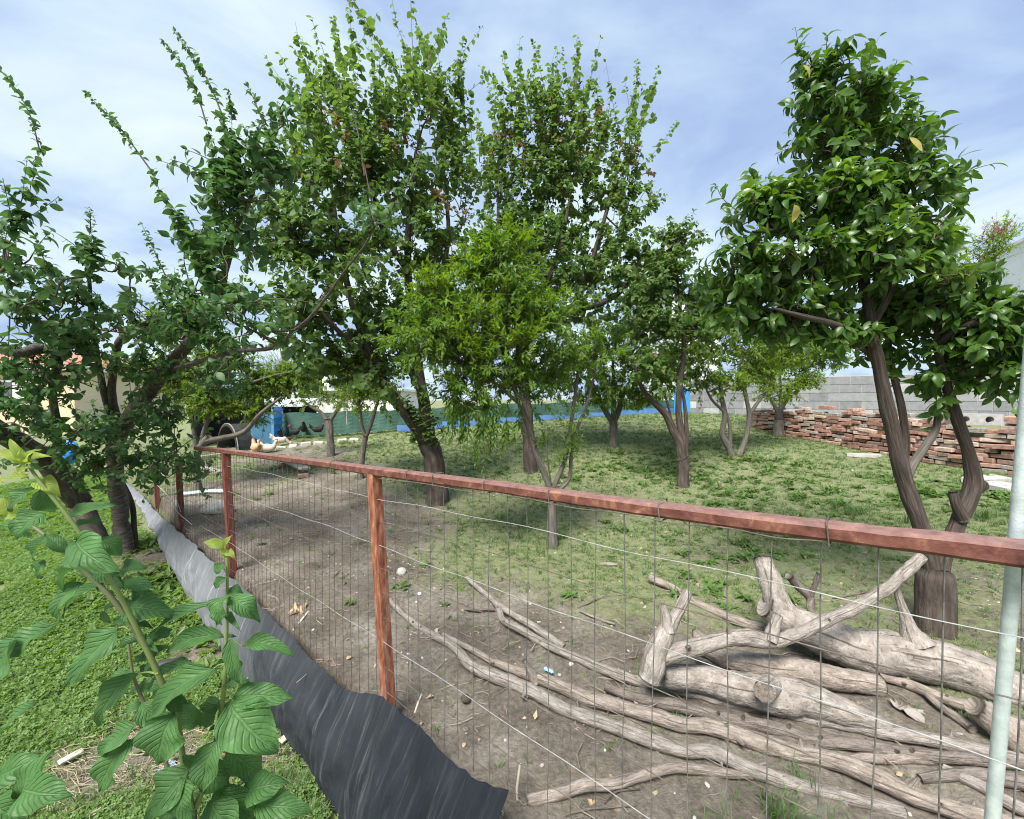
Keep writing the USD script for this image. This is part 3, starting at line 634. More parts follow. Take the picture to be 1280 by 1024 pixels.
for r in range(12):
    s = r4.uniform(-0.1, 0.05)
    while s < cum[-1] - 0.05:
        header = r4.random() < 0.42
        L = r4.uniform(0.11, 0.14) if header else r4.uniform(0.2, 0.29)
        p, zt_ = at_s(max(s + L / 2, 0))
        z = p[2] + r * 0.062 + 0.03
        if z + 0.02 < zt_ + r4.normal() * 0.045:
            q, _ = at_s(max(s + L / 2 + 0.05, 0.05)); d = (q - p)[:2]; ang = math.atan2(d[1], d[0])
            nn_ = np.array([math.sin(ang), -math.cos(ang)])
            out = r4.normal() * 0.022 - 0.01 * r
            dep = 0.24 if header else 0.13
            c = np.array([*(p[:2] + nn_ * (out - dep / 2)), z + r4.normal() * .004])
            mm = box(c, (L * 0.97, dep, r4.uniform(0.048, 0.058)), ang + r4.normal() * 0.09, (r4.normal() * 0.05, r4.normal() * 0.05, 0), 0.005)
            vis = np.linalg.norm(c - EYE)
            courses.append((vis, mm, r4.choice(7, p=[.22, .22, .12, .12, .12, .12, .08])))
        s += L + r4.uniform(0.004, 0.014)
courses.sort(key=lambda x: x[0])
for vis, mm, tone in courses[:300]:
    put('brick', mm, MATS[f'brick_tone_{tone}'], stack)
if len(courses) > 300:
    put('far_bricks', trimesh.util.concatenate([m for _, m, _ in courses[300:]]), MATS['brick_tone_1'], stack, kind='stuff')
core = []
for k in range(0, 119, 3):
    a, b = bs[k], bs[min(k + 3, 119)]; d, n, L = wall_frame(a, b)
    hgt = max(0.12, min(bt[k, 2], bt[min(k + 3, 119), 2]) - a[2] - 0.1)
    core.append(box((a + b) / 2 - n * 0.32 + [0, 0, hgt / 2], (L * 1.02, 0.3, hgt), math.atan2(d[1], d[0])))
put('rubble_core', trimesh.util.concatenate(core), MATS['brick_tone_6'], stack)
# hollow concrete block lying on the bricks
hb = P(1213, 524, 5.75)
import manifold3d as m3
o = m3.Manifold.cube((0.52, 0.3, 0.15), True)
for s in (-0.13, 0.12):
    o = o - m3.Manifold.cylinder(0.5, 0.045, 0.045, 20, True).rotate((90, 0, 0)).translate((s, 0, 0))
om = meshkit.arrays(o); om = trimesh.Trimesh(om[0], om[1])
om.apply_transform(trimesh.transformations.rotation_matrix(-0.35, [0, 0, 1])); om.apply_translation(hb - np.array([0, 0, 0.0]))
put('concrete_block', om, MATS['concrete'], label='hollow grey concrete block lying on top of the old bricks', cat='block')
for (px, py, w, hgt, rot, lab) in ((1222, 600, 0.72, 0.5, 0.25, 'flat pale stone slab on the grass right of the citrus trunk'), (1256, 611, 0.5, 0.34, 0.7, 'second pale slab lying nearer the steel pole'), (1085, 571, 0.55, 0.2, -0.35, 'narrow stone slab at the foot of the brick stack behind the citrus trunk')):
    c, z = hit_in(px, py)
    r5 = np.random.default_rng(px)
    th = np.sort(r5.uniform(0, 6.28, 9)); poly = Polygon([(math.cos(x) * w / 2 * r5.uniform(.85, 1.1), math.sin(x) * hgt / 2 * r5.uniform(.85, 1.1)) for x in th]).convex_hull
    mm = trimesh.creation.extrude_polygon(poly, 0.05, engine='earcut'); mm.apply_transform(trimesh.transformations.rotation_matrix(rot, [0, 0, 1])); mm.apply_translation(c + [0, 0, -0.005])
    put('stone_slab', mm, MATS['slab_stone'], label=lab, cat='slab', group='stone slabs on the lawn')

# ------------------------------------------------------------------ the fence
def rail_py(px):   # top edge and bottom edge of the rail in the photograph
    return np.interp(px, [245, 275, 400, 468, 630, 800, 1000, 1280, 1420], [556.5, 558.5, 572.5, 580.5, 599.5, 621, 643.5, 668, 676]), np.interp(px, [245, 275, 400, 468, 630, 800, 1000, 1280, 1420], [562.5, 566, 583, 594, 616, 641.5, 668, 707, 725])
fence = thing('wire_fence', 'rusty red railed wire mesh fence crossing the foreground of the yard', 'fence', P(640, 900, fence_z(640)))
def rail_at(px, which=0.5):
    a, b = rail_py(px)
    return P(px, a + (b - a) * which, fence_z(px))
xs = np.r_[np.linspace(1420, 700, 24), np.linspace(680, 246, 40)]
rc_ = np.array([rail_at(x) for x in xs])
fn = np.array([0.6657, 0.7462, 0])       # into the yard
rv, ru = [], []
seg = np.r_[0, np.cumsum(np.linalg.norm(np.diff(rc_, axis=0), axis=1))]
rh = np.array([np.linalg.norm(rail_at(x, 1) - rail_at(x, 0)) for x in xs]); rh = np.clip(rh, 0.042, 0.052) * 0.74; rc_[:, 2] -= 0.005
hw_, ch = 0.024, 0.006
for c, hgt in zip(rc_, rh):
    h2 = hgt / 2
    for a, z in ((-hw_, -h2 + ch), (-hw_, h2 - ch), (-hw_ + ch, h2), (hw_ - ch, h2), (hw_, h2 - ch), (hw_, -h2 + ch), (hw_ - ch, -h2), (-hw_ + ch, -h2)):
        rv.append(c + fn * a + np.array([0, 0, z]) + (meshkit.noise(c * 30 + z * 50) - .5) * 0.002)
rv = np.array(rv); n8 = len(rc_)
i, j = np.meshgrid(np.arange(n8 - 1), np.arange(8), indexing='ij'); q0 = (i * 8 + j).ravel(); q1 = (i * 8 + (j + 1) % 8).ravel()
rf = np.vstack([np.stack([q0, q1, q1 + 8], 1), np.stack([q0, q1 + 8, q0 + 8], 1)])
caps = [[0, k, k + 1] for k in range(1, 7)] + [[(n8 - 1) * 8, (n8 - 1) * 8 + k + 1, (n8 - 1) * 8 + k] for k in range(1, 7)]
put('rail', (rv, np.vstack([rf, caps])), MATS['rail_paint'], fence, smooth=35)
def sq_post(name, top, bot, w, mat, label=None):
    p = np.array([bot + (top - bot) * k for k in np.linspace(0, 1, 8)])
    v = []
    e1 = np.array([-fn[1], fn[0], 0]); h = w / 2; c = 0.004
    for q in p:
        for a, b in ((-h + c, -h), (h - c, -h), (h, -h + c), (h, h - c), (h - c, h), (-h + c, h), (-h, h - c), (-h, -h + c)):
            v.append(q + e1 * a + fn * b)
    n_ = len(p); i, j = np.meshgrid(np.arange(n_ - 1), np.arange(8), indexing='ij'); q0 = (i * 8 + j).ravel(); q1 = (i * 8 + (j + 1) % 8).ravel()
    f = np.vstack([np.stack([q0, q1, q1 + 8], 1), np.stack([q0, q1 + 8, q0 + 8], 1), [[(n_ - 1) * 8, (n_ - 1) * 8 + k, (n_ - 1) * 8 + k + 1] for k in range(1, 7)]])
    return put(name, (np.array(v), f), MATS[mat], fence, smooth=35, label=label)
def down(p, z):
    return np.array([p[0], p[1], z])
posts = []
for (tx, ty, bx, by, w, mat, lab) in ((467.5, 592, 487, 900, 0.05, 'post_rust', 'orange rusty bare post'), (282, 566, 292, 735, 0.056, 'post_dark', None), (222.5, 573, 228, 672, 0.056, 'post_dark', None), (195, 598, 197, 632, 0.056, 'post_dark', None)):
    a, b = P(tx, ty, fence_z(tx)), P(bx, by, fence_z(tx))
    sq_post('post', a, b + (b - a) * 0.12, w, mat, lab)
# mesh wires
NB = 1 / 13897.0
wn = []
k = -6
while True:
    inv = 1 / 1115.0 + k * NB
    x = VPX + 1 / inv
    if x < 186: break
    wn.append(x); k += 1
film_top = lambda px: np.interp(px, [150, 172, 200, 228, 262, 291, 340, 400, 430, 485, 550, 600, 640, 660], [600, 612, 643, 666, 696, 720, 767, 827, 856, 872, 930, 968, 986, 1024])
r6 = np.random.default_rng(2)
for x in wn:
    z = fence_z(x)
    if x >= 246:
        topp = rail_at(x, 1.0) + np.array([0, 0, 0.004])
    else:
        topp = P(x, 577 if x > 222 else 577 + (222 - x) * 0.85, z)
    gb = float(G(topp[0] + fn[0] * .05, topp[1] + fn[1] * .05)[0])
    zb_ = gb - 0.02 if x > 660 else min(P(x, film_top(x), z)[2], gb + 0.3) - 0.03
    n_ = 9
    t_ = np.linspace(0, 1, n_)[:, None]
    pp = topp + (np.array([topp[0], topp[1], zb_]) - topp) * t_
    ph = r6.uniform(0, 6.28)
    pp = pp + np.outer(np.sin(t_[:, 0] * 9 + ph) * np.sin(np.pi * t_[:, 0]), [-0.7473, 0.6645, 0]) * r6.uniform(0.001, 0.005) + np.outer(np.sin(t_[:, 0] * 3.1), fn) * r6.normal() * 0.004
    put('vertical_wire', tube(pp, 0.00135 if x > 500 else 0.0015, 5)[:2], MATS['wire_zinc' if x > 440 else 'wire_rust'], fence, smooth=True)
bright = {1: 'wire_white', 3: 'wire_white', 7: 'wire_white'}
for r in range(1, 12):
    xs_ = np.r_[np.linspace(1400, 500, 40), np.linspace(490, 196, 45)]
    pp = []
    ph = r6.uniform(0, 6.28, 3)
    for x in xs_:
        a = rail_at(x, 1.0)
        if x < 246:
            a = P(x, 577 if x > 222 else 577 + (222 - x) * 0.85, fence_z(x))
        u = fence_z(x)
        wob = 0.006 * math.sin(u * 4.1 + ph[0]) + 0.003 * math.sin(u * 17 + ph[1])
        p = a + np.array([0, 0, -0.107 * r + wob + 0.006]) - fn * (0.003 if r in bright else -0.002)
        gb = float(G(p[0] + fn[0] * .05, p[1] + fn[1] * .05)[0])
        if p[2] < gb + 0.0:
            if len(pp) > 3: break
            continue
        pp.append(p)
    if len(pp) > 4:
        put('horizontal_wire', tube(pp, 0.0011 if r in bright else 0.0014, 5)[:2], MATS[bright.get(r, 'wire_rust')], fence, smooth=True)
# wire loops that tie the mesh to the rail
for x in (515, 548, 612, 693, 830, 1038, 352, 420):
    a = rail_at(x) - [0, 0, 0.005]; h = 0.021; w = 0.0262
    dirn = np.array([-0.7473, 0.6645, 0]) * 0.004
    loop = [a - fn * w + [0, 0, -h], a - fn * w + [0, 0, h] + dirn, a + fn * w + [0, 0, h] + dirn, a + fn * w + [0, 0, -h], a - fn * w + [0, 0, -h - .002]]
    put('wire_tie', tube(spline(loop, 26) * 0.35 + np.vstack([np.linspace(loop[k], loop[k + 1], 7)[:6] for k in range(4)] + [[loop[4]] * 2]) * 0.65, 0.0016, 5)[:2], MATS['wire_rust'], fence, smooth=True)
# long wire lying under the rail
lw = np.array([rail_at(x, 1.0) - fn * 0.026 + np.array([0, 0, -0.003 + 0.003 * math.sin(x * .05)]) for x in np.linspace(1030, 480, 40)])
put('lashing_wire', tube(lw, 0.0015, 5)[:2], MATS['wire_rust'], fence, smooth=True)
# loose pale wires at the far end
for pts in ([(208, 578), (224, 585), (240, 597), (256, 600)], [(196, 606), (212, 622), (222, 640), (240, 656)], [(200, 590), (208, 598), (216, 612), (226, 640)]):
    put('loose_wire', tube(spline([P(x, y, fence_z(x) * 0.985) for x, y in pts], 20), 0.003, 5)[:2], MATS['wire_white'], fence, smooth=True)

# steel pole at the right
pa, pb, pc = P(1284, 470, 0.648), P(1268, 700, 0.652), P(1239, 1040, 0.68)
dirp = (pb - pc) / np.linalg.norm(pb - pc)
gp = G(pc[0], pc[1])[0]
foot = pc - dirp * ((pc[2] - gp) / dirp[2] + 0.03)
pole = thing('steel_pole', 'thin pale galvanised steel pole behind the rail at the right edge', 'pole', foot)
put('tube', tube(np.array([foot + (pb + dirp * 0.42 - foot) * k for k in np.linspace(0, 1, 24)]), 0.0092, 18)[:2], MATS['galvanised'], pole, smooth=40)
put('cap', tube([pb + dirp * 0.40, pb + dirp * 0.425], 0.0106, 18)[:2], MATS['galvanised'], pole, smooth=40)

# black plastic film along the foot of the fence
cols = [((150, 598), (150, 606)), ((172, 612), (172, 624)), ((200, 643), (197, 668)), ((228, 666), (218, 712)), ((262, 696), (246, 758)), ((291, 720), (272, 803)), ((340, 767), (318, 868)), ((400, 827), (365, 926)), ((430, 856), (395, 965)), ((485, 872), (425, 1027)), ((550, 930), (478, 1115)), ((600, 968), (528, 1185)), ((640, 986), (566, 1240))]
ftop = np.array([P(a[0], a[1], fence_z(a[0]) * 0.985) for a, b in cols])
fbot = np.array([P(b[0], b[1], fence_z(b[0]) * 0.93) for a, b in cols])
fbot[:, 2] = np.minimum(np.maximum(fbot[:, 2], -0.06), ftop[:, 2] - 0.05)
NC, NR = 320, 26
tp, bt_ = spline(ftop, NC), spline(np.c_[fbot], NC)
ss = np.r_[0, np.cumsum(np.linalg.norm(np.diff(tp, axis=0), axis=1))]
kk = np.linspace(0, 1, NR)
fv = tp[:, None] * (1 - kk)[None, :, None] + bt_[:, None] * kk[None, :, None]
amp = np.sin(np.pi * np.minimum(kk * 0.75 + 0.12, 1))
S_, K_ = np.broadcast_arrays(ss[:, None], kk[None])
crease = (np.abs(meshkit.fbm(np.stack([S_ * 9 + K_ * 2.2, K_ * 3.0, 0 * S_], -1), 3, 15) - 0.5) * -2) * 0.03
fold = crease + (meshkit.fbm(np.stack([S_ * 5 + K_ * 0.6, K_ * 1.2, 0 * S_], -1), 3, 4) - 0.5) * 0.10 + (meshkit.fbm(np.stack([S_ * 22 + K_, K_ * 1.5, 0 * S_], -1), 2, 9) - 0.5) * 0.022
bul = -0.05 * np.sin(np.pi * kk)
fv = fv + (fold * amp + bul)[..., None] * fn - fn * 0.012
edge = (meshkit.noise(np.stack([ss * 40, 0 * ss, 0 * ss], -1), 6) - 0.5)
fv[:, 0, 2] += edge * 0.012
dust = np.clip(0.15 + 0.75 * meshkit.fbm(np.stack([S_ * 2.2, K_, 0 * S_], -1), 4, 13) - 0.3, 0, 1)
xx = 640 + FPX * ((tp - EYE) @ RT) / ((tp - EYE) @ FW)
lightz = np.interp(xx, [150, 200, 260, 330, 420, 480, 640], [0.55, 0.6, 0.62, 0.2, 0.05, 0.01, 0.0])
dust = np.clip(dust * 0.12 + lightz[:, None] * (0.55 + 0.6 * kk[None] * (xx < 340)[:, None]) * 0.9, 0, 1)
i, j = np.meshgrid(np.arange(NC - 1), np.arange(NR - 1), indexing='ij'); q = (i * NR + j).ravel()
ff = np.vstack([np.stack([q, q + 1, q + NR + 1], 1), np.stack([q, q + NR + 1, q + NR], 1)])
fv = fv.reshape(-1, 3)
fuv = np.stack(np.broadcast_arrays(ss[:, None], kk[None] * 0.5), -1).reshape(-1, 2)
fv2 = np.vstack([fv, fv + fn * 0.002])
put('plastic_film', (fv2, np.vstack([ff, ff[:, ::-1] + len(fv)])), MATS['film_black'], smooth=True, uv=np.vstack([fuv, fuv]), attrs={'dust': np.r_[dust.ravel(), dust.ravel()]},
    label='crumpled black plastic film tied along the foot of the wire fence', cat='plastic film')

# ------------------------------------------------------------------ trees
def leaf_shape(aspect, fold=0.25, curl=0.35, detail=2, waist=0.42, twist=0.0):
    """A unit leaf along +y, its blade facing +z: (v, f)."""
    if detail == 1:
        v = [[0, 0, 0], [-aspect / 2, waist, fold * aspect / 2], [aspect / 2, waist, fold * aspect / 2], [0, waist + .05, -0.02], [0, 1, -curl * 0.5]]
        f = [[0, 3, 1], [0, 2, 3], [1, 3, 4], [3, 2, 4]]
        v = np.array(v, float); v[:, 2] -= curl * 0.25 * v[:, 1] ** 2
        return v, np.array(f)
    st = [(0.16, 0.62), (waist, 1.0), (0.72, 0.72)] if detail == 2 else [(0.08, 0.42), (0.22, 0.8), (waist, 1.0), (0.62, 0.9), (0.8, 0.58), (0.92, 0.26)]
    v, f = [[0, 0, 0]], []
    for t, w in st:
        h = w * aspect / 2
        v += [[-h, t, fold * h], [0, t, 0], [h, t, fold * h]]
    v.append([0, 1, 0])
    n = len(st)
    f += [[0, 2, 1], [0, 3, 2]]
    for k in range(n - 1):
        a = 1 + 3 * k
        f += [[a, a + 1, a + 4], [a, a + 4, a + 3], [a + 1, a + 2, a + 5], [a + 1, a + 5, a + 4]]
    a = 1 + 3 * (n - 1); f += [[a, a + 1, len(v) - 1], [a + 1, a + 2, len(v) - 1]]
    v = np.array(v, float)
    y = v[:, 1].copy()
    ang = curl * y
    v[:, 2] -= curl * 0.5 * y ** 2
    v[:, 1] = y - curl ** 2 * y ** 3 / 6
    if twist:
        c, s = np.cos(twist * y), np.sin(twist * y)
        v[:, 0], v[:, 2] = v[:, 0] * c - (v[:, 2]) * s * 0.6, v[:, 2] + v[:, 0] * s
    return v, np.array(f)

def norm(a):
    return a / np.maximum(np.linalg.norm(a, axis=-1, keepdims=True), 1e-9)

def place_leaves(pos, axis, nrm, size, shapes, r):
    """All the leaves as arrays (n, k, 3) for each shape: list of (verts n x k x 3, faces)."""
    y = norm(axis); x = norm(np.cross(y, nrm)); z = np.cross(x, y)
    which = r.integers(0, len(shapes), len(pos)); out = []
    for i, (v, f) in enumerate(shapes):
        m = which == i
        if m.any():
            w = size[m][:, None, None] * (v[None, :, :1] * x[m][:, None] + v[None, :, 1:2] * y[m][:, None] + v[None, :, 2:] * z[m][:, None]) + pos[m][:, None]
            out.append((w, f))
    return out

def join_leaves(chunks):
    vs, fs, n = [], [], 0
    for w, f in chunks:
        k = w.shape[1]
        vs.append(w.reshape(-1, 3)); fs.append((f[None] + (np.arange(len(w)) * k)[:, None, None] + n).reshape(-1, 3)); n += w.shape[0] * k
    return np.vstack(vs), np.vstack(fs)

UPV = np.array([0, 0, 1.0])
class Tree:
    def __init__(s, name, label, cat, base, bark, leaf, leaf_size, shapes, seed, group=None):
        s.t = thing(name, label, cat, base, group); s.base = np.asarray(base, float)
        s.bark, s.leaf, s.size, s.shapes, s.r = bark, leaf, leaf_size, shapes, np.random.default_rng(seed)
        s.nodes, s.twigs, s.L = [], [], {}
    def limb(s, pts, rpx, name='limb', n=None, sides=10, bump=0.12, mat=None):
        """pts: (px, py, Z); rpx: radius in pixels of the photograph at each."""
        w = np.array([P(*p) for p in pts]); rad = true_radius(pts, rpx) * np.array([p[2] for p in pts]) / FPX
        n = n or max(8, len(pts) * 5)
        c = spline(np.c_[w, rad], n)
        c[:, :3] += (meshkit.noise(c[:, :3] * 4.0, 3)[:, None] - 0.5) * c[:, 3:] * 0.3
        v, f, uv = tube(c[:, :3], np.maximum(c[:, 3], 0.002), sides, True, bump, 9.0, len(s.nodes))
        put(name, (v, f), MATS[mat or s.bark], s.t, smooth=True, uv=uv)
        s.nodes.append(c[:, :3]); return c
    def leaves(s, path, n, ang=55, droop=0.3, t0=0.1, size=1.0, key='main', jit=0.35, tipsmall=0.5, off=0.0):
        """n leaves along a shoot."""
        r = s.r
        t = t0 + (1 - t0) * np.sort(r.random(n)) ** 0.9
        i = t * (len(path) - 1); k = np.minimum(i.astype(int), len(path) - 2); fr = (i - k)[:, None]
        p = path[k] * (1 - fr) + path[k + 1] * fr; tan = norm(path[k + 1] - path[k])
        az = np.arange(n) * 2.399 + r.uniform(0, 6.28) + r.normal(size=n) * 0.4
        a = norm(np.cross(tan, np.where(np.abs(tan[:, 2:]) > 0.9, [[1.0, 0, 0]], [[0, 0, 1.0]]))); b = np.cross(tan, a)
        rad = a * np.cos(az)[:, None] + b * np.sin(az)[:, None]
        an = np.radians(ang + r.normal(size=n) * 14 - 20 * (t > 0.93))[:, None]
        ax = tan * np.cos(an) + rad * np.sin(an) + r.normal(size=(n, 3)) * jit * 0.5 - UPV * droop * (0.6 + 0.8 * r.random((n, 1)))
        ax = norm(ax)
        nr = tan * 0.7 + UPV * 0.8 + r.normal(size=(n, 3)) * jit
        sz = s.size * size * r.uniform(0.5, 1.2, n) * (1 - tipsmall * np.clip((t - 0.6) / 0.4, 0, 1))
        s.L.setdefault(key, []).append((p + rad * 0.004 + ax * off, ax, nr, sz))
    def shoot(s, path, n, r0=0.005, connect=True, **kw):
        path = np.asarray(path, float)
        if connect and s.nodes:
            if not hasattr(s, 'net'):
                s.net = np.vstack(s.nodes)
            d = np.linalg.norm(s.net - path[0], axis=1); b = s.net[d.argmin()]; dm = d.min()
            if dm > 0.02:
                mid = (b + path[0]) / 2 + s.r.normal(size=3) * 0.10 * dm + UPV * 0.06 * dm
                link = spline([b, mid, path[0]], 7)
                s.twigs.append(tube(link, np.linspace(r0 * (1.2 + 0.8 * dm), r0, 7), 5, False))
                s.net = np.vstack([s.net, link[2:], path[:4]])
        s.twigs.append(tube(path, np.linspace(r0, 0.0014, len(path)), 4, False))
        s.leaves(path, n, **kw)
    def px_shoot(s, pts, n, **kw):
        s.shoot(spline([P(*p) for p in pts], 12), n, **kw)
    def bushy(s, pts, n, k=3, spread=0.45, r0=0.009, **kw):
        """A shoot traced through the photograph, with side shoots of its own."""
        w = spline([P(*p) for p in pts], 14); r = s.r
        w[1:-1] += r.normal(size=(12, 3)) * 0.012
        L = np.linalg.norm(np.diff(w, axis=0), axis=1).sum()
        s.shoot(w, n, r0=r0, **kw)
        for _ in range(k):
            i = int(r.integers(1, 10)); d = norm(norm(w[i + 1] - w[i]) + r.normal(size=3) * spread)
            l = L * (1 - i / 14) * r.uniform(0.3, 0.75); tt = np.linspace(0, 1, 8)[:, None]
            p = w[i] + d * l * tt + UPV * 0.22 * l * tt ** 2
            s.shoot(p, max(4, int(n * l / L * r.uniform(.8, 1.3))), r0=r0 * .5, connect=False, **kw)
    def fill(s, blobs, shoots, length, per, up=0.6, out=0.7, rnd=0.6, sag=0.25, shell=0.55, **kw):
        """blobs: (px, py, Z, rx px, ry px, rz m, weight)."""
        r = s.r
        wts = np.array([b[6] if len(b) > 6 else 1.0 for b in blobs]) * np.array([b[3] * b[4] * b[2] ** 2 for b in blobs]) ** 0.8; wts /= wts.sum()
        todo = []
        for b, cnt in zip(blobs, np.round(wts * shoots).astype(int)):
            c = P(b[0], b[1], b[2]); R = np.array([b[3] * b[2] / FPX, b[5], b[4] * b[2] / FPX])
            for _ in range(cnt):
                u = norm(r.normal(size=3)) * (shell + (1 - shell) * r.random()) * r.uniform(0.45, 1.0)
                st = c + u * R * 0.8
                d = norm(u * out + UPV * up + r.normal(size=3) * rnd)
                L = length * r.uniform(0.6, 1.25)
                tt = np.linspace(0, 1, 7)[:, None]
                todo.append(st + d * L * tt - UPV * sag * L * tt ** 2 + np.cross(d, UPV) * r.normal() * 0.12 * L * tt ** 2)
        if s.nodes:
            from scipy.spatial import cKDTree
            far_ = cKDTree(np.vstack(s.nodes)).query(np.array([p[0] for p in todo]))[0]
            todo = [todo[k] for k in np.argsort(far_)]
        for path in todo:
            s.shoot(path, max(3, int(per * r.uniform(0.7, 1.3))), **kw)
    def finish(s, singles=0, mats=None, twig='twig_bark'):
        if s.twigs:
            v, f, u = cat_(s.twigs)
            put('twigs', (v, f), MATS[twig], s.t, smooth=True, kind='stuff')
        mats = mats or {}
        for key, parts in s.L.items():
            pos, ax, nr, sz = (np.concatenate([p[k] for p in parts]) for k in range(4))
            m = MATS[mats.get(key, s.leaf)]
            d = np.linalg.norm(pos - EYE, axis=1) / sz
            pr = pos - EYE; zz = pr @ FW
            seen = (zz > 0.2) & (np.abs(pr @ RT / zz) < 1.25) & (np.abs(pr @ UP / zz) < 1.0)
            d = np.where(seen, d, 1e9)
            order = np.argsort(d); one = order[:singles] if key == 'main' else order[:0]; rest = order[len(one):]
            if len(one):
                for w, f in place_leaves(pos[one], ax[one], nr[one], sz[one], s.shapes, s.r):
                    for k in range(len(w)):
                        put('leaf', (w[k], f), m, s.t, smooth=True)
            v, f = join_leaves(place_leaves(pos[rest], ax[rest], nr[rest], sz[rest], s.shapes, s.r))
            put('foliage' if key == 'main' else key, (v, f), m, s.t, smooth=True, kind='stuff')

def shapes(aspect, detail, folds=(0.1, 0.3, 0.5), curls=(0.15, 0.5, 0.9), waist=0.42, twists=(0, 0.4, -0.4)):
    return [leaf_shape(aspect, f, c, detail, waist, t) for f, c, t in zip(folds, curls, twists)]

def wide(blobs):   # shorthand: depth radius like the width
    return [(b[0], b[1], b[2], b[3], b[4], (b[3] + b[4]) / 2 * b[2] / FPX * (b[5] if len(b) > 5 else 1.0), b[6] if len(b) > 6 else 1.0) for b in blobs]

# --- the big pear-leaved tree left of centre
gb, gz = hit_in(545, 629)
t = Tree('fruit_tree', 'tall broad leaved fruit tree with a thick dark trunk left of centre', 'tree', gb, 'bark_dark', 'leaf_pear', 0.092, shapes(0.8, 2, (.05, .2, .35), (.1, .35, .7)), 21, 'tall fruit trees at the centre')
Z = gz
t.limb([(546, 636, Z), (545, 625, Z), (543, 600, Z), (541, 575, Z), (534, 552, Z)], [16, 14.5, 13.5, 13, 12.5], 'trunk', sides=16, bump=0.2)
t.limb([(537, 560, Z), (524, 538, Z), (508, 516, Z - .1), (490, 493, Z - .2), (468, 455, Z - .3), (447, 400, Z - .4), (428, 330, Z - .5), (418, 260, Z - .5)], [10, 9.5, 9, 8, 6, 5, 3.5, 2], bump=0.2)
t.limb([(537, 556, Z), (533, 520, Z), (526, 480, Z), (518, 420, Z + .1), (510, 340, Z + .1), (512, 260, Z + .1), (520, 190, Z)], [9, 8, 7, 6, 5, 3.5, 2])
t.limb([(518, 420, Z + .1), (545, 360, Z + .2), (560, 300, Z + .3), (556, 220, Z + .3)], [5, 4, 3, 1.5])
t.limb([(468, 455, Z - .3), (440, 430, Z - .6), (410, 400, Z - .9), (385, 360, Z - 1.0)], [5, 4, 3, 1.5])
t.limb([(510, 340, Z + .1), (480, 290, Z), (465, 230, Z - .1), (462, 170, Z - .1)], [4, 3.5, 2.5, 1.5])
for pts, n in (([(520, 210), (525, 150), (518, 110), (508, 65), (496, 30), (489, -6)], 130), ([(440, 200), (424, 130), (408, 80), (390, 22)], 90), ([(440, 230), (412, 180), (385, 140), (360, 110), (337, 90)], 90),
               ([(412, 180), (402, 140), (392, 110), (384, 84)], 45), ([(452, 190), (440, 130), (425, 70), (416, 22)], 95), ([(466, 230), (474, 160), (468, 100), (460, 58)], 85),
               ([(528, 160), (540, 110), (536, 75), (524, 44)], 70), ([(552, 190), (564, 150), (573, 100), (580, 48)], 70), ([(535, 150), (550, 105), (548, 68)], 45), ([(450, 240), (437, 180), (432, 150), (418, 95)], 60),
               ([(360, 260), (345, 215), (337, 165)], 45), ([(395, 250), (375, 200), (356, 150)], 60)):
    t.bushy([(x, y, Z + t.r.normal() * 0.25) for x, y in pts], int(n * .8), 5, ang=62, droop=0.55, tipsmall=0.3, jit=.5)
t.fill(wide([(420, 240, Z - .4, 58, 48), (495, 235, Z, 60, 60), (385, 295, Z - .6, 48, 45), (450, 320, Z - .4, 75, 55), (545, 215, Z + .2, 40, 50), (395, 370, Z - .8, 48, 40), (455, 400, Z - .4, 60, 45), (540, 320, Z + .2, 60, 60), (510, 410, Z, 60, 45), (470, 470, Z - .3, 45, 28), (550, 400, Z + .2, 50, 40), (360, 330, Z - .7, 30, 40), (415, 450, Z - .7, 30, 25), (365, 400, Z - .8, 36, 36), (395, 430, Z - .7, 40, 30), (440, 460, Z - .4, 40, 26), (490, 440, Z - .1, 50, 32), (350, 280, Z - .6, 30, 40)]),
       580, 0.5, 23, up=0.65, out=0.8, ang=60, droop=0.55, jit=0.5)
t.fill(wide([(420, 190, Z - .4, 60, 50), (490, 165, Z, 60, 60), (545, 170, Z + .2, 40, 50), (380, 220, Z - .6, 40, 50), (450, 230, Z, 70, 50), (580, 250, Z + .3, 30, 60), (570, 190, Z + .3, 25, 45)]), 105, 0.7, 25, up=1.6, out=.35, rnd=.3, sag=.0, ang=62, droop=.5, jit=.5, tipsmall=.3)
t.fill(wide([(420, 200, Z - .4, 60, 60), (500, 190, Z, 60, 60), (545, 280, Z, 60, 60)]), 30, 0.3, 10, up=0.6, key='young_leaves', size=0.75, ang=55, droop=0.4)
for px, py in ((520, 555), (545, 560), (528, 535), (555, 545), (538, 550), (532, 545), (524, 528), (540, 530), (548, 535), (516, 520), (550, 560), (536, 515), (545, 500), (530, 500)):
    t.px_shoot([(px, py, Z - .15), (px - 6, py - 14, Z - .2), (px - 10, py - 26, Z - .22)], 16, ang=60, droop=0.4)
t.finish(mats={'young_leaves': 'leaf_young'})

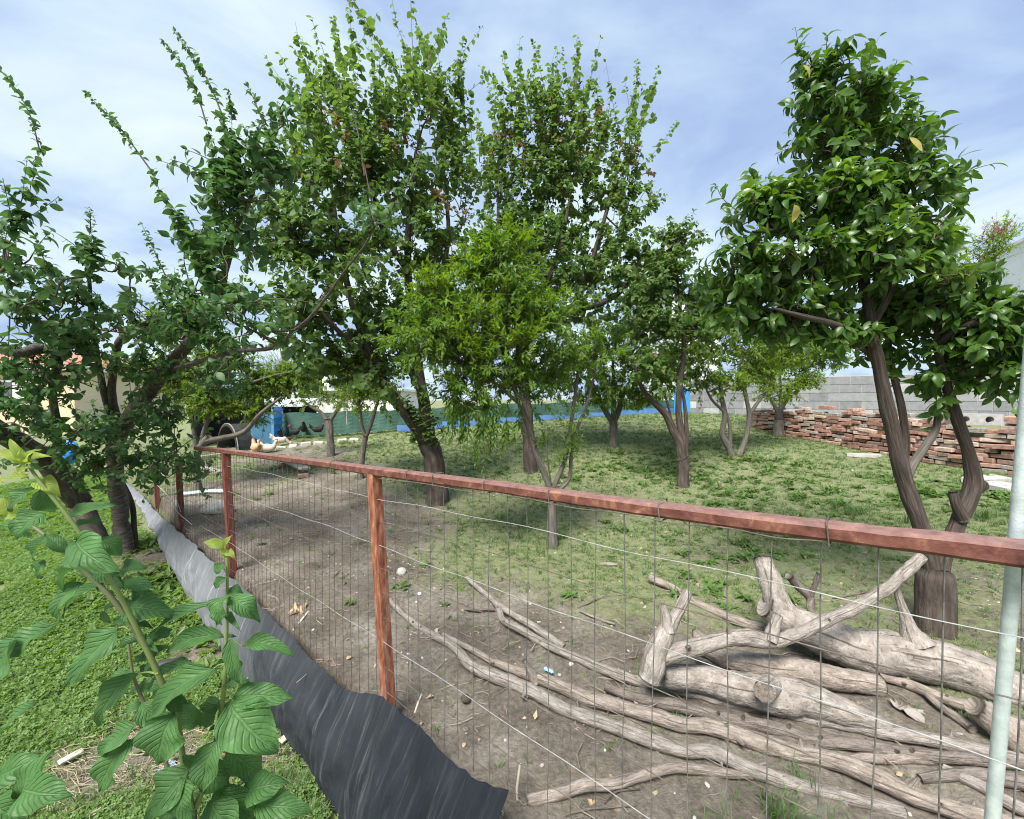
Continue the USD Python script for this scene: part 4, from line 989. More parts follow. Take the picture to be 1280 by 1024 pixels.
# --- the second one behind it, right of centre
gb, gz = hit_in(664, 590)
t = Tree('fruit_tree', 'tall fruit tree with reddish shoot tips behind the bright green bush at centre', 'tree', gb, 'bark_dark', 'leaf_pear', 0.095, shapes(0.8, 2, (.05, .2, .35), (.1, .35, .7)), 22, 'tall fruit trees at the centre')
Z = gz
t.limb([(663, 594, Z), (662, 570, Z), (660, 540, Z), (656, 490, Z), (652, 445, Z), (650, 408, Z)], [9, 8, 7.5, 7, 7, 7], 'trunk', sides=12)
t.limb([(650, 412, Z), (664, 400, Z - .1), (688, 394, Z - .2), (714, 386, Z - .2), (730, 355, Z - .2), (745, 310, Z - .2), (762, 250, Z - .2), (775, 190, Z - .1)], [5.5, 5, 5, 4.5, 4, 3, 2.2, 1.5])
t.limb([(714, 386, Z - .2), (745, 382, Z - .4), (775, 365, Z - .5), (800, 330, Z - .6)], [4, 3.5, 3, 1.5])
t.limb([(651, 420, Z), (656, 380, Z), (665, 330, Z + .1), (675, 270, Z + .1), (690, 210, Z + .1)], [5, 4.5, 4, 3, 1.5])
t.limb([(660, 390, Z), (680, 360, Z - .2), (700, 310, Z - .3), (712, 250, Z - .3)], [3.5, 3, 2.5, 1.5])
t.limb([(651, 420, Z), (635, 370, Z), (625, 310, Z), (622, 240, Z)], [4, 3.5, 2.5, 1.5])
for pts, n in (([(655, 215), (650, 160), (640, 110), (629, 66)], 80), ([(640, 200), (628, 150), (617, 92)], 60), ([(680, 200), (674, 140), (667, 80)], 75), ([(692, 190), (690, 140), (688, 82)], 65),
               ([(708, 210), (716, 140), (722, 95), (724, 50)], 85), ([(716, 180), (728, 130), (738, 100)], 45), ([(772, 250), (785, 190), (792, 140), (796, 76)], 95), ([(790, 190), (804, 140), (820, 104)], 50),
               ([(790, 285), (812, 262), (832, 244)], 45), ([(625, 240), (616, 200), (597, 165)], 55), ([(655, 190), (664, 130), (650, 92)], 45), ([(745, 200), (752, 170), (760, 150)], 30)):
    t.bushy([(x, y, Z + t.r.normal() * 0.25) for x, y in pts], int(n * .8), 5, ang=62, droop=0.55, tipsmall=0.3, jit=.5)
t.fill(wide([(650, 240, Z, 50, 55), (715, 245, Z - .1, 60, 55), (775, 270, Z - .2, 45, 55), (700, 325, Z - .1, 75, 45), (765, 330, Z - .4, 55, 42), (620, 300, Z, 42, 55), (690, 195, Z, 45, 30), (800, 330, Z - .5, 30, 28), (635, 370, Z, 45, 35), (700, 350, Z - .2, 60, 35), (765, 365, Z - .5, 50, 30), (685, 300, Z, 50, 35), (800, 385, Z - .6, 30, 26), (725, 400, Z - .3, 50, 20), (650, 310, Z, 40, 40)]),
       560, 0.5, 23, up=0.7, out=0.75, ang=60, droop=0.55, jit=0.5)
t.fill(wide([(640, 190, Z, 40, 50), (690, 170, Z, 50, 50), (740, 190, Z - .1, 45, 50), (785, 220, Z - .2, 35, 50), (610, 230, Z, 30, 60), (715, 240, Z, 60, 45)]), 110, 0.75, 25, up=1.6, out=.35, rnd=.3, sag=.0, ang=62, droop=.5, jit=.5, tipsmall=.3)
t.fill(wide([(650, 190, Z, 60, 60), (720, 190, Z, 70, 60), (780, 220, Z, 45, 60)]), 50, 0.3, 10, up=0.7, key='young_leaves', size=0.75, ang=55, droop=0.4)
t.finish(mats={'young_leaves': 'leaf_young'})

# --- bright green pomegranate bush at the centre
gb, gz = hit_in(690, 684)
t = Tree('pomegranate_bush', 'bright green fine leaved pomegranate bush with several thin stems at the centre', 'bush', gb, 'bark_grey', 'leaf_pome', 0.068, shapes(0.34, 1, (.05, .2, .35), (.1, .3, .6), waist=0.45), 23)
Z = gz
t.limb([(692, 690, Z), (691, 660, Z), (690, 625, Z), (689, 610, Z)], [7, 5.5, 5.2, 5], 'trunk', sides=10)
t.limb([(689, 614, Z), (678, 585, Z), (668, 560, Z - .02), (659, 530, Z - .05), (645, 490, Z - .1), (628, 440, Z - .2), (610, 390, Z - .3), (600, 340, Z - .3)], [4.2, 4.2, 4, 3.6, 3.2, 2.8, 2, 1.2])
t.limb([(690, 614, Z), (697, 598, Z), (706, 575, Z), (711, 545, Z + .05), (718, 500, Z + .1), (724, 450, Z + .1)], [3.5, 3.2, 3, 2.6, 2.2, 1.4])
t.limb([(692, 618, Z), (711, 600, Z + .05), (714, 570, Z + .08), (720, 540, Z + .1), (735, 500, Z + .12), (745, 460, Z + .15)], [2.6, 2.4, 2.3, 2, 1.6, 1])
t.limb([(650, 505, Z - .08), (620, 480, Z - .2), (585, 460, Z - .3), (555, 440, Z - .35), (530, 430, Z - .4)], [2.6, 2.2, 2, 1.5, 1])
t.limb([(640, 470, Z - .1), (650, 420, Z - .1), (655, 360, Z - .1), (648, 310, Z - .1)], [2.6, 2.2, 1.6, 1])
t.limb([(690, 622, Z), (688, 600, Z - .05), (684, 570, Z - .1), (682, 545, Z - .1)], [1.2, 1, .9, .7])
t.fill(wide([(555, 400, Z - .35, 55, 50), (590, 455, Z - .25, 55, 50), (635, 375, Z - .15, 52, 55), (690, 455, Z, 46, 38), (610, 340, Z - .25, 42, 38), (650, 480, Z - .1, 50, 35), (738, 452, Z + .1, 30, 34), (580, 500, Z - .3, 40, 26), (525, 425, Z - .4, 35, 35), (670, 410, Z - .1, 55, 40), (625, 320, Z - .2, 40, 30)]),
       700, 0.3, 28, up=0.5, out=0.9, rnd=0.5, sag=0.25, ang=42, droop=0.12, jit=0.35, tipsmall=0.3, r0=0.0028)
t.fill(wide([(640, 310, Z - .15, 30, 22), (590, 350, Z - .25, 40, 25), (545, 370, Z - .4, 40, 25), (680, 395, Z - .1, 50, 20), (600, 400, Z - .3, 60, 40), (570, 440, Z - .4, 60, 40), (640, 430, Z - .3, 60, 50), (600, 470, Z - .3, 40, 36)]), 430, 0.22, 22, up=1.0, out=0.5, rnd=0.4, sag=0, ang=38, droop=0.0, key='fresh_leaves', tipsmall=0.3, r0=0.002)
for x0, y0, x1, y1 in ((612, 490, 596, 585), (600, 490, 603, 560), (620, 500, 610, 570), (575, 500, 570, 560), (560, 490, 556, 545), (640, 520, 632, 560), (590, 500, 586, 565)):
    for q in range(3):
        o = t.r.normal(size=2) * 5
        t.px_shoot([(x0 + o[0], y0, Z - .3), ((x0 + x1) / 2 + o[0] + 3, (y0 + y1) / 2, Z - .36), (x1 + o[0], y1 + o[1] * 2, Z - .36)], 44, ang=45, droop=0.25, r0=0.002)
for x0, y0 in ((706, 560), (714, 540), (684, 560), (720, 525), (700, 585), (716, 575)):
    for q in range(3):
        t.px_shoot([(x0, y0, Z), (x0 + t.r.normal() * 10, y0 - 14, Z - .05), (x0 + t.r.normal() * 16, y0 - 30, Z - .05)], 18, ang=45, droop=0.0, r0=0.0018)
t.finish(mats={'fresh_leaves': 'leaf_light'})

# --- smaller trees of the orchard
def small_tree(name, label, base, limbs, blobs, leaf, size, aspect, nsh, ln, per, seed, bark='bark_grey', detail=1, shoots=(), up=0.5, droop=0.25, young=0, ang=52, collar=None, sag=0.2, singles=0):
    gb, gz = hit_in(*base)
    t = Tree(name, label, 'tree', gb, bark, leaf, size, shapes(aspect, detail), seed, 'small fruit trees of the orchard')
    for k, (pts, rp) in enumerate(limbs):
        t.limb([(p[0], p[1], gz + (p[2] if len(p) > 2 else 0)) for p in pts], rp, 'trunk' if k == 0 else 'limb')
    for pts, n in shoots:
        t.px_shoot([(p[0], p[1], gz + (p[2] if len(p) > 2 else 0)) for p in pts], n, ang=ang, droop=droop)
    t.fill(wide([(b[0], b[1], gz + b[2], *b[3:]) for b in blobs]), int(nsh * (2.5 if leaf == 'leaf_light' else 2.0)), ln, int(per * 1.25), up=up, ang=ang, droop=droop, sag=sag, jit=0.45)
    if young:
        t.fill(wide([(b[0], b[1] - b[4] * .5, gz + b[2], b[3], b[4] * .6) for b in blobs]), young, ln * .7, per, up=0.9, ang=45, droop=0, key='young_leaves', size=.85)
    t.finish(mats={'young_leaves': 'leaf_light' if leaf != 'leaf_pear' else 'leaf_young'}, singles=singles)
    return t
small_tree('lemon_tree', 'low round citrus tree on a short forked trunk behind the fine leaved bush', (767, 558),
           [([(767, 561), (767, 545), (767, 530), (766, 524)], [6, 5.4, 5.2, 5]), ([(766, 528), (757, 515), (745, 495), (730, 470)], [4, 3.5, 3, 1.5]), ([(767, 528), (774, 512), (780, 490), (800, 460)], [4, 3.5, 3, 1.5]), ([(767, 526), (767, 495), (766, 450)], [3.5, 3, 1.5])],
           [(735, 462, 0, 50, 40), (800, 458, -.2, 48, 40), (765, 425, 0, 60, 38), (695, 478, .2, 36, 30), (835, 468, 0, 32, 30), (735, 500, -.2, 28, 16), (800, 500, -.2, 30, 18), (765, 490, -.3, 40, 22)], 'leaf_light', 0.095, 0.42, 300, 0.26, 12, 31, up=0.5, young=90)
small_tree('pear_tree', 'slim fruit tree with a forked trunk banded near its foot right of centre', (854, 608),
           [([(854, 611), (854, 600), (854, 577), (853, 572)], [8.5, 7.5, 7.2, 7]), ([(853, 575), (850, 555), (843, 540), (830, 515), (814, 500), (800, 480), (790, 440)], [6.5, 6, 5.5, 4.5, 3.5, 2.5, 1.5]),
            ([(855, 574), (852, 545), (848, 515), (850, 480), (855, 430), (848, 370), (845, 310)], [5, 4.8, 4.2, 3.6, 3, 2, 1.2]), ([(858, 570), (858, 535), (855, 500), (850, 480)], [3, 2.8, 2.2, 1.5]), ([(841, 540), (836, 510), (826, 480)], [1.8, 1.5, 1])],
           [(830, 350, 0, 40, 38), (815, 410, -.1, 45, 36), (845, 310, 0, 26, 28), (855, 420, 0, 35, 36), (810, 460, -.2, 38, 22), (870, 380, .1, 28, 30), (800, 370, 0, 24, 24)], 'leaf_pear', 0.08, 0.74, 190, 0.34, 15, 32, 'bark_dark', 2,
           [([(848, 330), (858, 295), (868, 262)], 34), ([(845, 320), (832, 300), (822, 300)], 24), ([(858, 330), (868, 310), (875, 290)], 24)], 0.6, 0.45, young=10)
small_tree('citrus_tree', 'light green tree with two bent stems from one foot before the blue sheet', (918, 570),
           [([(915, 572), (911, 560), (903, 543), (906, 520), (902, 495), (900, 465)], [5, 4.2, 4, 3.4, 3, 1.5]), ([(922, 572), (930, 555), (935, 535), (936, 515), (930, 480), (928, 440)], [5, 3.6, 3.4, 3, 2.4, 1.2]), ([(936, 520), (946, 505), (958, 490)], [2.5, 2.2, 1.2]), ([(913, 558), (912, 530), (903, 505)], [2.6, 2.4, 1.5]), ([(905, 515), (890, 500), (880, 480)], [2, 1.6, 1])],
           [(885, 430, 0, 52, 46), (940, 430, 0, 50, 46), (845, 450, 0, 36, 38), (985, 440, .1, 30, 34), (875, 475, -.1, 28, 22), (910, 480, -.1, 40, 20), (955, 465, 0, 30, 26), (890, 405, 0, 28, 20), (925, 400, .1, 40, 26)], 'leaf_light', 0.078, 0.45, 330, 0.28, 13, 33, up=0.5, young=0)
small_tree('citrus_tree', 'yellow green tree on a swollen pale stump before the brick stack', (973, 545),
           [([(973, 549), (973, 535), (974, 524)], [7.5, 7, 6.5]), ([(974, 527), (976, 512), (985, 498), (1000, 485)], [4.5, 3.8, 2.5, 1.2]), ([(974, 527), (970, 510), (960, 495)], [4, 3, 1.4]), ([(975, 520), (976, 490), (975, 465)], [3, 2, 1])],
           [(955, 455, 0, 40, 38), (1000, 448, 0, 46, 38), (1035, 440, -.1, 32, 34), (980, 440, .1, 40, 24), (975, 490, -.2, 36, 14), (1010, 480, -.2, 26, 16)], 'leaf_light', 0.078, 0.42, 280, 0.26, 13, 34, up=0.4)
small_tree('young_tree', 'thin young tree with pale trunk beside the poultry run', (414, 570),
           [([(414, 573), (413, 555), (412, 535), (410, 524)], [5.5, 5, 5, 5]), ([(410, 528), (400, 515), (388, 508), (378, 500)], [3, 2.4, 1.8, 1]), ([(412, 526), (420, 515), (428, 500), (430, 480)], [3, 2.4, 1.8, 1])],
           [(400, 495, 0, 22, 14), (430, 485, 0, 24, 22), (380, 495, 0, 16, 12), (425, 505, -.1, 16, 10)], 'leaf_light', 0.06, 0.5, 70, 0.25, 10, 35, up=0.4)
small_tree('young_tree', 'thin young tree forking low between the poultry run and the thick trunk', (452, 599),
           [([(451, 602), (452, 580), (454, 560), (457, 545)], [4.5, 4, 3.8, 3.6]), ([(457, 548), (452, 530), (449, 505), (446, 470)], [2.6, 2.3, 1.8, 1]), ([(457, 548), (464, 530), (470, 510), (478, 480)], [2.6, 2.3, 1.8, 1])],
           [(445, 495, 0, 26, 20), (475, 490, 0, 28, 22), (455, 465, 0, 34, 20), (435, 470, 0, 20, 18)], 'leaf_light', 0.065, 0.55, 110, 0.3, 11, 36, up=0.4)
small_tree('old_pear_tree', 'spreading yellow green tree over the dark shelter at the left back', (248, 614),
           [([(247, 617), (247, 600), (244, 578), (250, 560), (262, 545)], [7, 5.5, 5, 5, 4.5]), ([(255, 552), (280, 547), (305, 540), (325, 518), (352, 496)], [4, 3.6, 3.2, 2.6, 1.2]), ([(250, 560), (262, 520), (285, 490), (320, 465)], [3.6, 3, 2.2, 1.2]), ([(246, 570), (240, 520), (235, 470), (230, 420)], [3.6, 3, 2, 1]), ([(285, 490), (310, 480), (340, 470), (365, 465)], [2, 1.8, 1.3, .8])],
           [(335, 480, .3, 48, 26), (280, 450, 0, 46, 30), (255, 500, 0, 40, 26), (370, 470, .5, 26, 22), (215, 410, 0, 40, 26), (310, 515, .2, 36, 12), (215, 470, 0, 40, 34), (250, 400, 0, 30, 24)], 'leaf_light', 0.056, 0.52, 560, 0.28, 16, 37, up=0.4)
t = None
# pale twiggy tree and dark conifer beyond the net
def far_tree(name, label, cat, foot, Z, limbs, blobs, leaf, size, aspect, nsh, ln, per, seed, up=0.6, tips=0):
    gb = P(foot[0], foot[1], Z); gb[2] = G(gb[0], gb[1])[0]
    t = Tree(name, label, cat, gb, 'bark_grey', leaf, size, shapes(aspect, 1), seed)
    bp_ = gb + (P(limbs[0][0][0][0], limbs[0][0][0][1], Z) - gb) * 1.0
    tr = [gb - UPV * .05, (gb + bp_) / 2, bp_]
    v, f, uv = tube(spline(tr, 8), np.linspace(limbs[0][1][0] * Z / FPX * 1.3, limbs[0][1][0] * Z / FPX, 8), 8)
    put('trunk', (v, f), MATS['bark_grey'], t.t, smooth=True, uv=uv); t.nodes.append(spline(tr, 8))
    for pts, rp in limbs:
        t.limb([(p[0], p[1], Z) for p in pts], rp, 'limb', sides=6)
    t.fill(wide([(b[0], b[1], Z, b[2], b[3]) for b in blobs]), nsh, ln, per, up=up, ang=50, droop=0.1, sag=0.05)
    if tips:
        t.fill(wide([(b[0], b[1] - b[3] * .7, Z, b[2], b[3] * .5) for b in blobs[:5]]), tips, ln * .7, 8, up=1.4, out=.4, ang=45, droop=-.1, sag=0, key='young_leaves')
    t.finish(mats={'young_leaves': 'leaf_pink'})
far_tree('twiggy_tree', 'pale sparsely leaved tree with upright twigs beyond the poultry hut', 'tree', (362, 520), 13.0, [([(362, 505), (360, 485), (356, 460), (350, 435)], [3, 2.2, 1.6, .8]), ([(361, 490), (370, 465), (382, 438)], [2, 1.4, .7]), ([(361, 495), (372, 480), (390, 462)], [1.6, 1.2, .6])],
         [(360, 465, 26, 22), (385, 465, 16, 14), (345, 475, 20, 16)], 'leaf_light', 0.07, 0.4, 150, 0.9, 9, 41, up=1.2)
far_tree('dark_cypress', 'dark evergreen standing behind the low whitewashed outbuilding', 'tree', (394, 520), 20.0, [([(394, 505), (394, 480), (393, 460)], [4, 3, 1.5])],
         [(396, 478, 12, 20), (388, 488, 10, 10), (400, 462, 7, 10)], 'leaf_dark', 0.22, 0.4, 170, 0.6, 22, 42, up=0.9)
far_tree('photinia_bush', 'loose shrub with pink young tips beyond the block wall', 'bush', (1195, 520), 10.5, [([(1195, 480), (1194, 420), (1190, 360), (1186, 310)], [5, 4, 3, 1.5]), ([(1194, 430), (1212, 370), (1230, 320), (1245, 290)], [3, 2.4, 2, 1]), ([(1194, 440), (1170, 380), (1160, 330)], [3, 2, 1])],
         [(1180, 310, 16, 34), (1235, 320, 22, 30), (1205, 370, 30, 30), (1255, 300, 12, 16), (1160, 330, 14, 20), (1190, 420, 40, 30), (1260, 400, 30, 40)], 'leaf_light', 0.10, 0.34, 560, 0.55, 16, 43, up=1.0, tips=90)
far_tree('hedge_bush', 'green bush between the pale house and the back of the lawn', 'bush', (840, 522), 15.0, [([(840, 515), (838, 500), (836, 488)], [3, 2, 1])],
         [(838, 500, 20, 14), (815, 502, 18, 12), (795, 505, 16, 10)], 'leaf_light', 0.09, 0.5, 130, 0.5, 14, 45)

# --- glossy citrus tree at the right
gb, gz = hit_in(1170, 787)
t = Tree('citrus_tree', 'large glossy leaved citrus tree on two leaning dark trunks at the right', 'tree', gb, 'bark_dark', 'leaf_citrus', 0.091, shapes(0.43, 3, (0.15, 0.35, 0.5), (0.35, 0.8, 1.2)), 25)
Z = gz
t.limb([(1169, 792, Z), (1169, 770, Z), (1169, 740, Z), (1169, 720, Z), (1169, 712, Z), (1169, 709, Z)], [28, 28, 27.5, 26.5, 24, 17], 'rootstock', sides=18, bump=0.05, n=16)
t.limb([(1166, 722, Z), (1163, 700, Z), (1152, 660, Z), (1140, 628, Z), (1130, 598, Z), (1118, 550, Z - .02), (1107, 500, Z - .04), (1098, 455, Z - .06), (1091, 425, Z - .08)], [12, 11.5, 11.5, 11.5, 11.5, 10.5, 10, 9.5, 8], 'trunk', sides=16, bump=0.16, n=46)
t.limb([(1174, 722, Z), (1181, 695, Z), (1196, 658, Z), (1210, 625, Z), (1217, 600, Z), (1212, 570, Z), (1202, 540, Z - .02), (1192, 510, Z - .04), (1180, 470, Z - .06), (1172, 430, Z - .08), (1176, 380, Z - .1), (1192, 330, Z - .1)], [12.5, 11.5, 12, 13, 13, 9.5, 8.5, 8, 7, 5.5, 4, 2], 'trunk', sides=16, bump=0.18, n=54)
t.limb([(1219, 612, Z), (1227, 606, Z), (1231, 612, Z - .01)], [9, 7, 5], 'knot', sides=10)
t.limb([(1204, 650, Z - .03), (1195, 630, Z - .04), (1191, 614, Z - .04)], [9, 7.5, 6], 'stub', sides=10)
t.limb([(1130, 605, Z), (1142, 580, Z), (1158, 556, Z), (1170, 535, Z), (1174, 505, Z)], [8, 6.5, 6, 5.5, 3], mat='bark_grey')
t.limb([(1130, 590, Z + .08), (1132, 550, Z + .1), (1126, 505, Z + .1), (1116, 465, Z + .08), (1112, 430, Z + .08)], [6, 6, 5.5, 5, 3])
t.limb([(1093, 432, Z - .08), (1072, 418, Z - .15), (1040, 405, Z - .22), (1005, 396, Z - .3), (965, 385, Z - .35)], [5.5, 5, 4.5, 3.5, 1.5])
t.limb([(1096, 450, Z - .06), (1080, 436, Z), (1050, 428, Z + .1), (1015, 420, Z + .2), (970, 400, Z + .3), (940, 370, Z + .3)], [5.5, 5, 4.5, 3.5, 2.5, 1.5])
t.limb([(1092, 428, Z - .08), (1088, 395, Z - .06), (1078, 345, Z - .04), (1062, 280, Z), (1044, 205, Z), (1028, 130, Z), (1012, 70, Z)], [9, 8, 7, 5.5, 4.5, 3, 1.2])
t.limb([(1090, 405, Z - .06), (1110, 370, Z - .1), (1135, 310, Z - .1), (1142, 240, Z - .1), (1130, 170, Z)], [6.5, 5.5, 4.5, 3, 1.5])
t.limb([(1062, 280, Z), (1075, 210, Z + .1), (1080, 140, Z + .1), (1088, 80, Z + .1)], [3.5, 3, 2, 1])
t.limb([(1172, 430, Z - .08), (1200, 410, Z - .2), (1235, 400, Z - .3), (1270, 395, Z - .3)], [5, 4, 3, 1.5])
t.limb([(1076, 340, Z), (1030, 310, Z - .1), (980, 290, Z - .2), (940, 290, Z - .2)], [5, 4, 3, 1.5])
for pts, n in (([(1015, 120), (1002, 75), (994, 34)], 24), ([(1030, 110), (1032, 75), (1034, 44)], 18), ([(1060, 120), (1082, 80), (1099, 46)], 18), ([(1090, 150), (1115, 125), (1142, 100)], 16), ([(1130, 180), (1155, 165), (1180, 144)], 16), ([(1160, 230), (1190, 222), (1212, 216)], 16), ([(1180, 240), (1195, 235), (1200, 255)], 12), ([(930, 270), (905, 250), (895, 232)], 14), ([(960, 240), (945, 225), (936, 212)], 12)):
    t.px_shoot([(x, y, Z + t.r.normal() * 0.08) for x, y in pts], n, r0=0.004, ang=52, droop=0.2, tipsmall=0.25)
t.fill(wide([(1025, 115, Z, 34, 52, 1.2), (1075, 140, Z, 34, 46, 1.2), (1035, 190, Z, 45, 35), (1115, 185, Z, 45, 34), (1060, 255, Z - .1, 90, 42, .8), (1150, 240, Z - .1, 42, 30), (960, 270, Z - .1, 45, 38), (935, 330, Z - .1, 45, 38), (1000, 330, Z - .15, 60, 45), (1080, 330, Z - .15, 60, 45), (1010, 385, Z, 75, 28), (1140, 320, Z - .1, 55, 42), (1180, 370, Z - .1, 55, 42), (1235, 398, Z - .2, 50, 36), (1215, 440, Z - .15, 48, 36), (1265, 420, Z - .2, 40, 40), (1255, 460, Z - .2, 38, 28), (1120, 385, Z, 50, 28), (910, 370, Z + .1, 28, 28), (1180, 480, Z - .05, 25, 16), (980, 405, Z + .1, 60, 18), (1045, 420, Z - .1, 40, 16), (1120, 420, Z + .1, 40, 22)]),
       720, 0.17, 14, up=0.45, out=0.9, rnd=0.5, sag=0.3, ang=58, droop=0.28, jit=0.4, tipsmall=0.2, r0=0.0032)
t.fill(wide([(1050, 235, Z - .25, 90, 22), (960, 250, Z - .2, 45, 22), (1120, 300, Z - .3, 60, 30), (1080, 130, Z, 40, 40), (1170, 350, Z - .3, 60, 22)]), 60, 0.13, 9, up=0.9, out=0.5, key='fresh_leaves', ang=48, droop=0.05, r0=0.003)
t.L['yellow_leaves'] = [(np.array([P(993, 256, Z - .5), P(1137, 172, Z - .35), P(1004, 82, Z - .2)]), np.array([[.3, 0, -1.0], [.5, -.2, -.6], [.4, -.2, -.5]]), np.array([[0, -1.0, 0.3]] * 3), np.array([.09, .1, .08]))]
t.finish(300, mats={'fresh_leaves': 'leaf_fresh', 'yellow_leaves': 'leaf_yellow'})

# --- plum tree at the left, its shoots reaching towards the eye
gb, gz = hit(156, 692)
t = Tree('plum_tree', 'dark leaved plum tree with long bare tipped shoots at the left outside the fence', 'tree', gb, 'bark_cherry', 'leaf_plum', 0.088, shapes(0.55, 3, (0.15, 0.3, 0.45), (0.4, 0.9, 1.5)), 26)
t.limb([(158, 696, gz), (156, 680, gz), (151, 640, gz - .03), (146, 598, gz - .1), (143, 562, gz - .2), (160, 526, gz - .4), (184, 491, gz - .7), (210, 458, 4.0), (240, 425, 3.7), (265, 390, 3.4), (280, 345, 3.15), (285, 300, 3.0)], [16, 13, 12, 11.5, 11, 10.5, 10.5, 9.5, 8, 6.5, 4.5, 3], 'trunk', sides=16, n=60)
t.limb([(140, 704, gz), (118, 664, gz - .05), (100, 630, 4.8), (75, 592, 4.5), (42, 567, 4.2), (10, 546, 3.9), (-50, 515, 3.5)], [15, 16, 17, 17, 16, 14, 12], 'trunk', sides=16, n=40, mat='bark_dark')
t.limb([(169, 694, gz + .1), (168, 660, gz + .1), (165, 630, gz + .1), (152, 600, gz + .05)], [5, 4, 4, 3.5], sides=10, mat='bark_dark')
t.limb([(205, 465, 4.0), (240, 455, 3.6), (290, 440, 3.25), (340, 435, 3.0), (366, 415, 2.9), (392, 392, 2.8), (430, 340, 2.55), (466, 285, 2.35), (456, 210, 2.3), (442, 140, 2.3)], [4, 3.2, 2.8, 2.6, 2.4, 2.1, 1.5, 1.1, .8, .6], n=50)
t.limb([(70, 590, 4.4), (72, 540, 4.0), (66, 490, 3.7), (72, 444, 3.5), (48, 436, 3.3), (20, 442, 3.1), (-20, 430, 3.0)], [7, 6, 6, 7, 6.5, 5, 4], n=36)
t.limb([(150, 540, 4.6), (140, 490, 4.1), (147, 432, 3.8), (166, 417, 3.7), (192, 400, 3.6)], [7, 6, 6, 6, 4], n=30)
t.limb([(145, 545, 4.6), (128, 480, 4.0), (116, 410, 3.4), (111, 340, 3.0)], [6, 5, 4, 2.5])
t.limb([(280, 345, 3.15), (300, 280, 3.0), (320, 230, 2.95), (330, 180, 2.9)], [4, 3.2, 2.4, 1.4])
t.limb([(-50, 515, 3.5), (-40, 430, 3.2), (-10, 360, 3.0), (10, 310, 2.8)], [8, 6, 4, 2.5])
S = lambda pts, z, n, **k: t.px_shoot([(x, y, z) for x, y in pts], n, r0=0.006, **k)
kw = dict(ang=62, droop=0.35, jit=0.5)
tipk = dict(ang=55, droop=0.15, size=0.52, tipsmall=0.4, jit=.6)
for body, tip, z, n1, n2 in (([(-5, 345), (28, 255), (50, 185)], [(50, 190), (38, 145), (20, 112), (-2, 84)], 2.7, 64, 40), ([(286, 400), (265, 350), (243, 310), (222, 270), (188, 212)], [(190, 215), (165, 180), (150, 160), (130, 140), (107, 114)], 2.7, 92, 46),
                             ([(284, 345), (276, 260), (262, 185), (256, 150)], [(258, 155), (246, 118), (225, 78), (202, 50)], 2.75, 88, 46), ([(298, 290), (290, 200), (276, 140)], [(277, 142), (262, 105), (240, 70), (215, 36)], 2.8, 70, 48),
                             ([(335, 250), (342, 200), (332, 160)], [(333, 165), (322, 135), (309, 106)], 2.85, 60, 24), ([(300, 250), (295, 180), (290, 145)], [(290, 148), (288, 130), (285, 112)], 2.8, 50, 20),
                             ([(111, 345), (114, 310), (113, 290)], [(113, 292), (113, 278), (112, 262)], 2.75, 40, 16), ([(70, 370), (58, 330)], [(58, 332), (50, 312), (44, 294)], 2.8, 20, 18),
                             ([(225, 390), (205, 340)], [(207, 345), (192, 312), (176, 278)], 3.3, 24, 30), ([(215, 400), (200, 370)], [(200, 372), (190, 350), (186, 332)], 3.3, 20, 22), ([(245, 400), (236, 350)], [(236, 352), (230, 325), (232, 300)], 3.2, 20, 18), ([(20, 390), (10, 330)], [(10, 332), (4, 300), (-6, 270)], 2.7, 28, 16),
                             ([(466, 285), (458, 235)], [(456, 220), (450, 180), (441, 138)], 2.3, 10, 12), ([(462, 290), (490, 262), (512, 226)], [(512, 228), (522, 205), (530, 180)], 2.2, 15, 8)):
    t.bushy([(x, y, z + t.r.normal() * .04) for x, y in body], int(n1 * 1.15), 3, .4, .006, **kw); S(tip, z, int(n2 * 1.5), connect=False, **tipk)
t.fill(wide([(35, 400, 3.0, 45, 38), (105, 385, 3.1, 45, 34), (60, 480, 3.4, 55, 40), (165, 410, 3.5, 50, 30), (200, 525, 4.0, 60, 30), (125, 545, 4.2, 55, 36), (255, 370, 3.0, 34, 36), (300, 385, 2.7, 38, 34), (225, 580, 4.0, 34, 24), (330, 210, 2.9, 26, 44), (288, 235, 2.9, 30, 46), (245, 310, 3.1, 30, 28), (20, 330, 2.9, 26, 30), (20, 520, 3.4, 35, 30), (180, 465, 3.8, 55, 32), (262, 475, 3.8, 40, 28), (90, 435, 3.3, 45, 28), (180, 580, 4.3, 45, 24), (110, 590, 4.2, 36, 22), (310, 300, 2.9, 32, 30), (150, 345, 3.1, 26, 20), (10, 450, 3.2, 30, 30), (350, 150, 2.9, 14, 24), (322, 418, 2.7, 38, 20), (240, 420, 3.3, 40, 26), (280, 440, 3.2, 36, 20), (60, 540, 3.9, 40, 30)]),
       490, 0.3, 12, up=0.55, out=0.7, rnd=0.7, sag=0.25, **kw)
t.fill(wide([(90, 430, 3.4, 80, 30), (200, 400, 3.6, 70, 30), (260, 330, 3.0, 60, 40), (160, 470, 4.0, 90, 40)]), 46, 0.14, 10, up=0.6, key='budding_leaves', size=0.45, ang=50, droop=0)
t.finish(300, mats={'budding_leaves': 'leaf_light'})

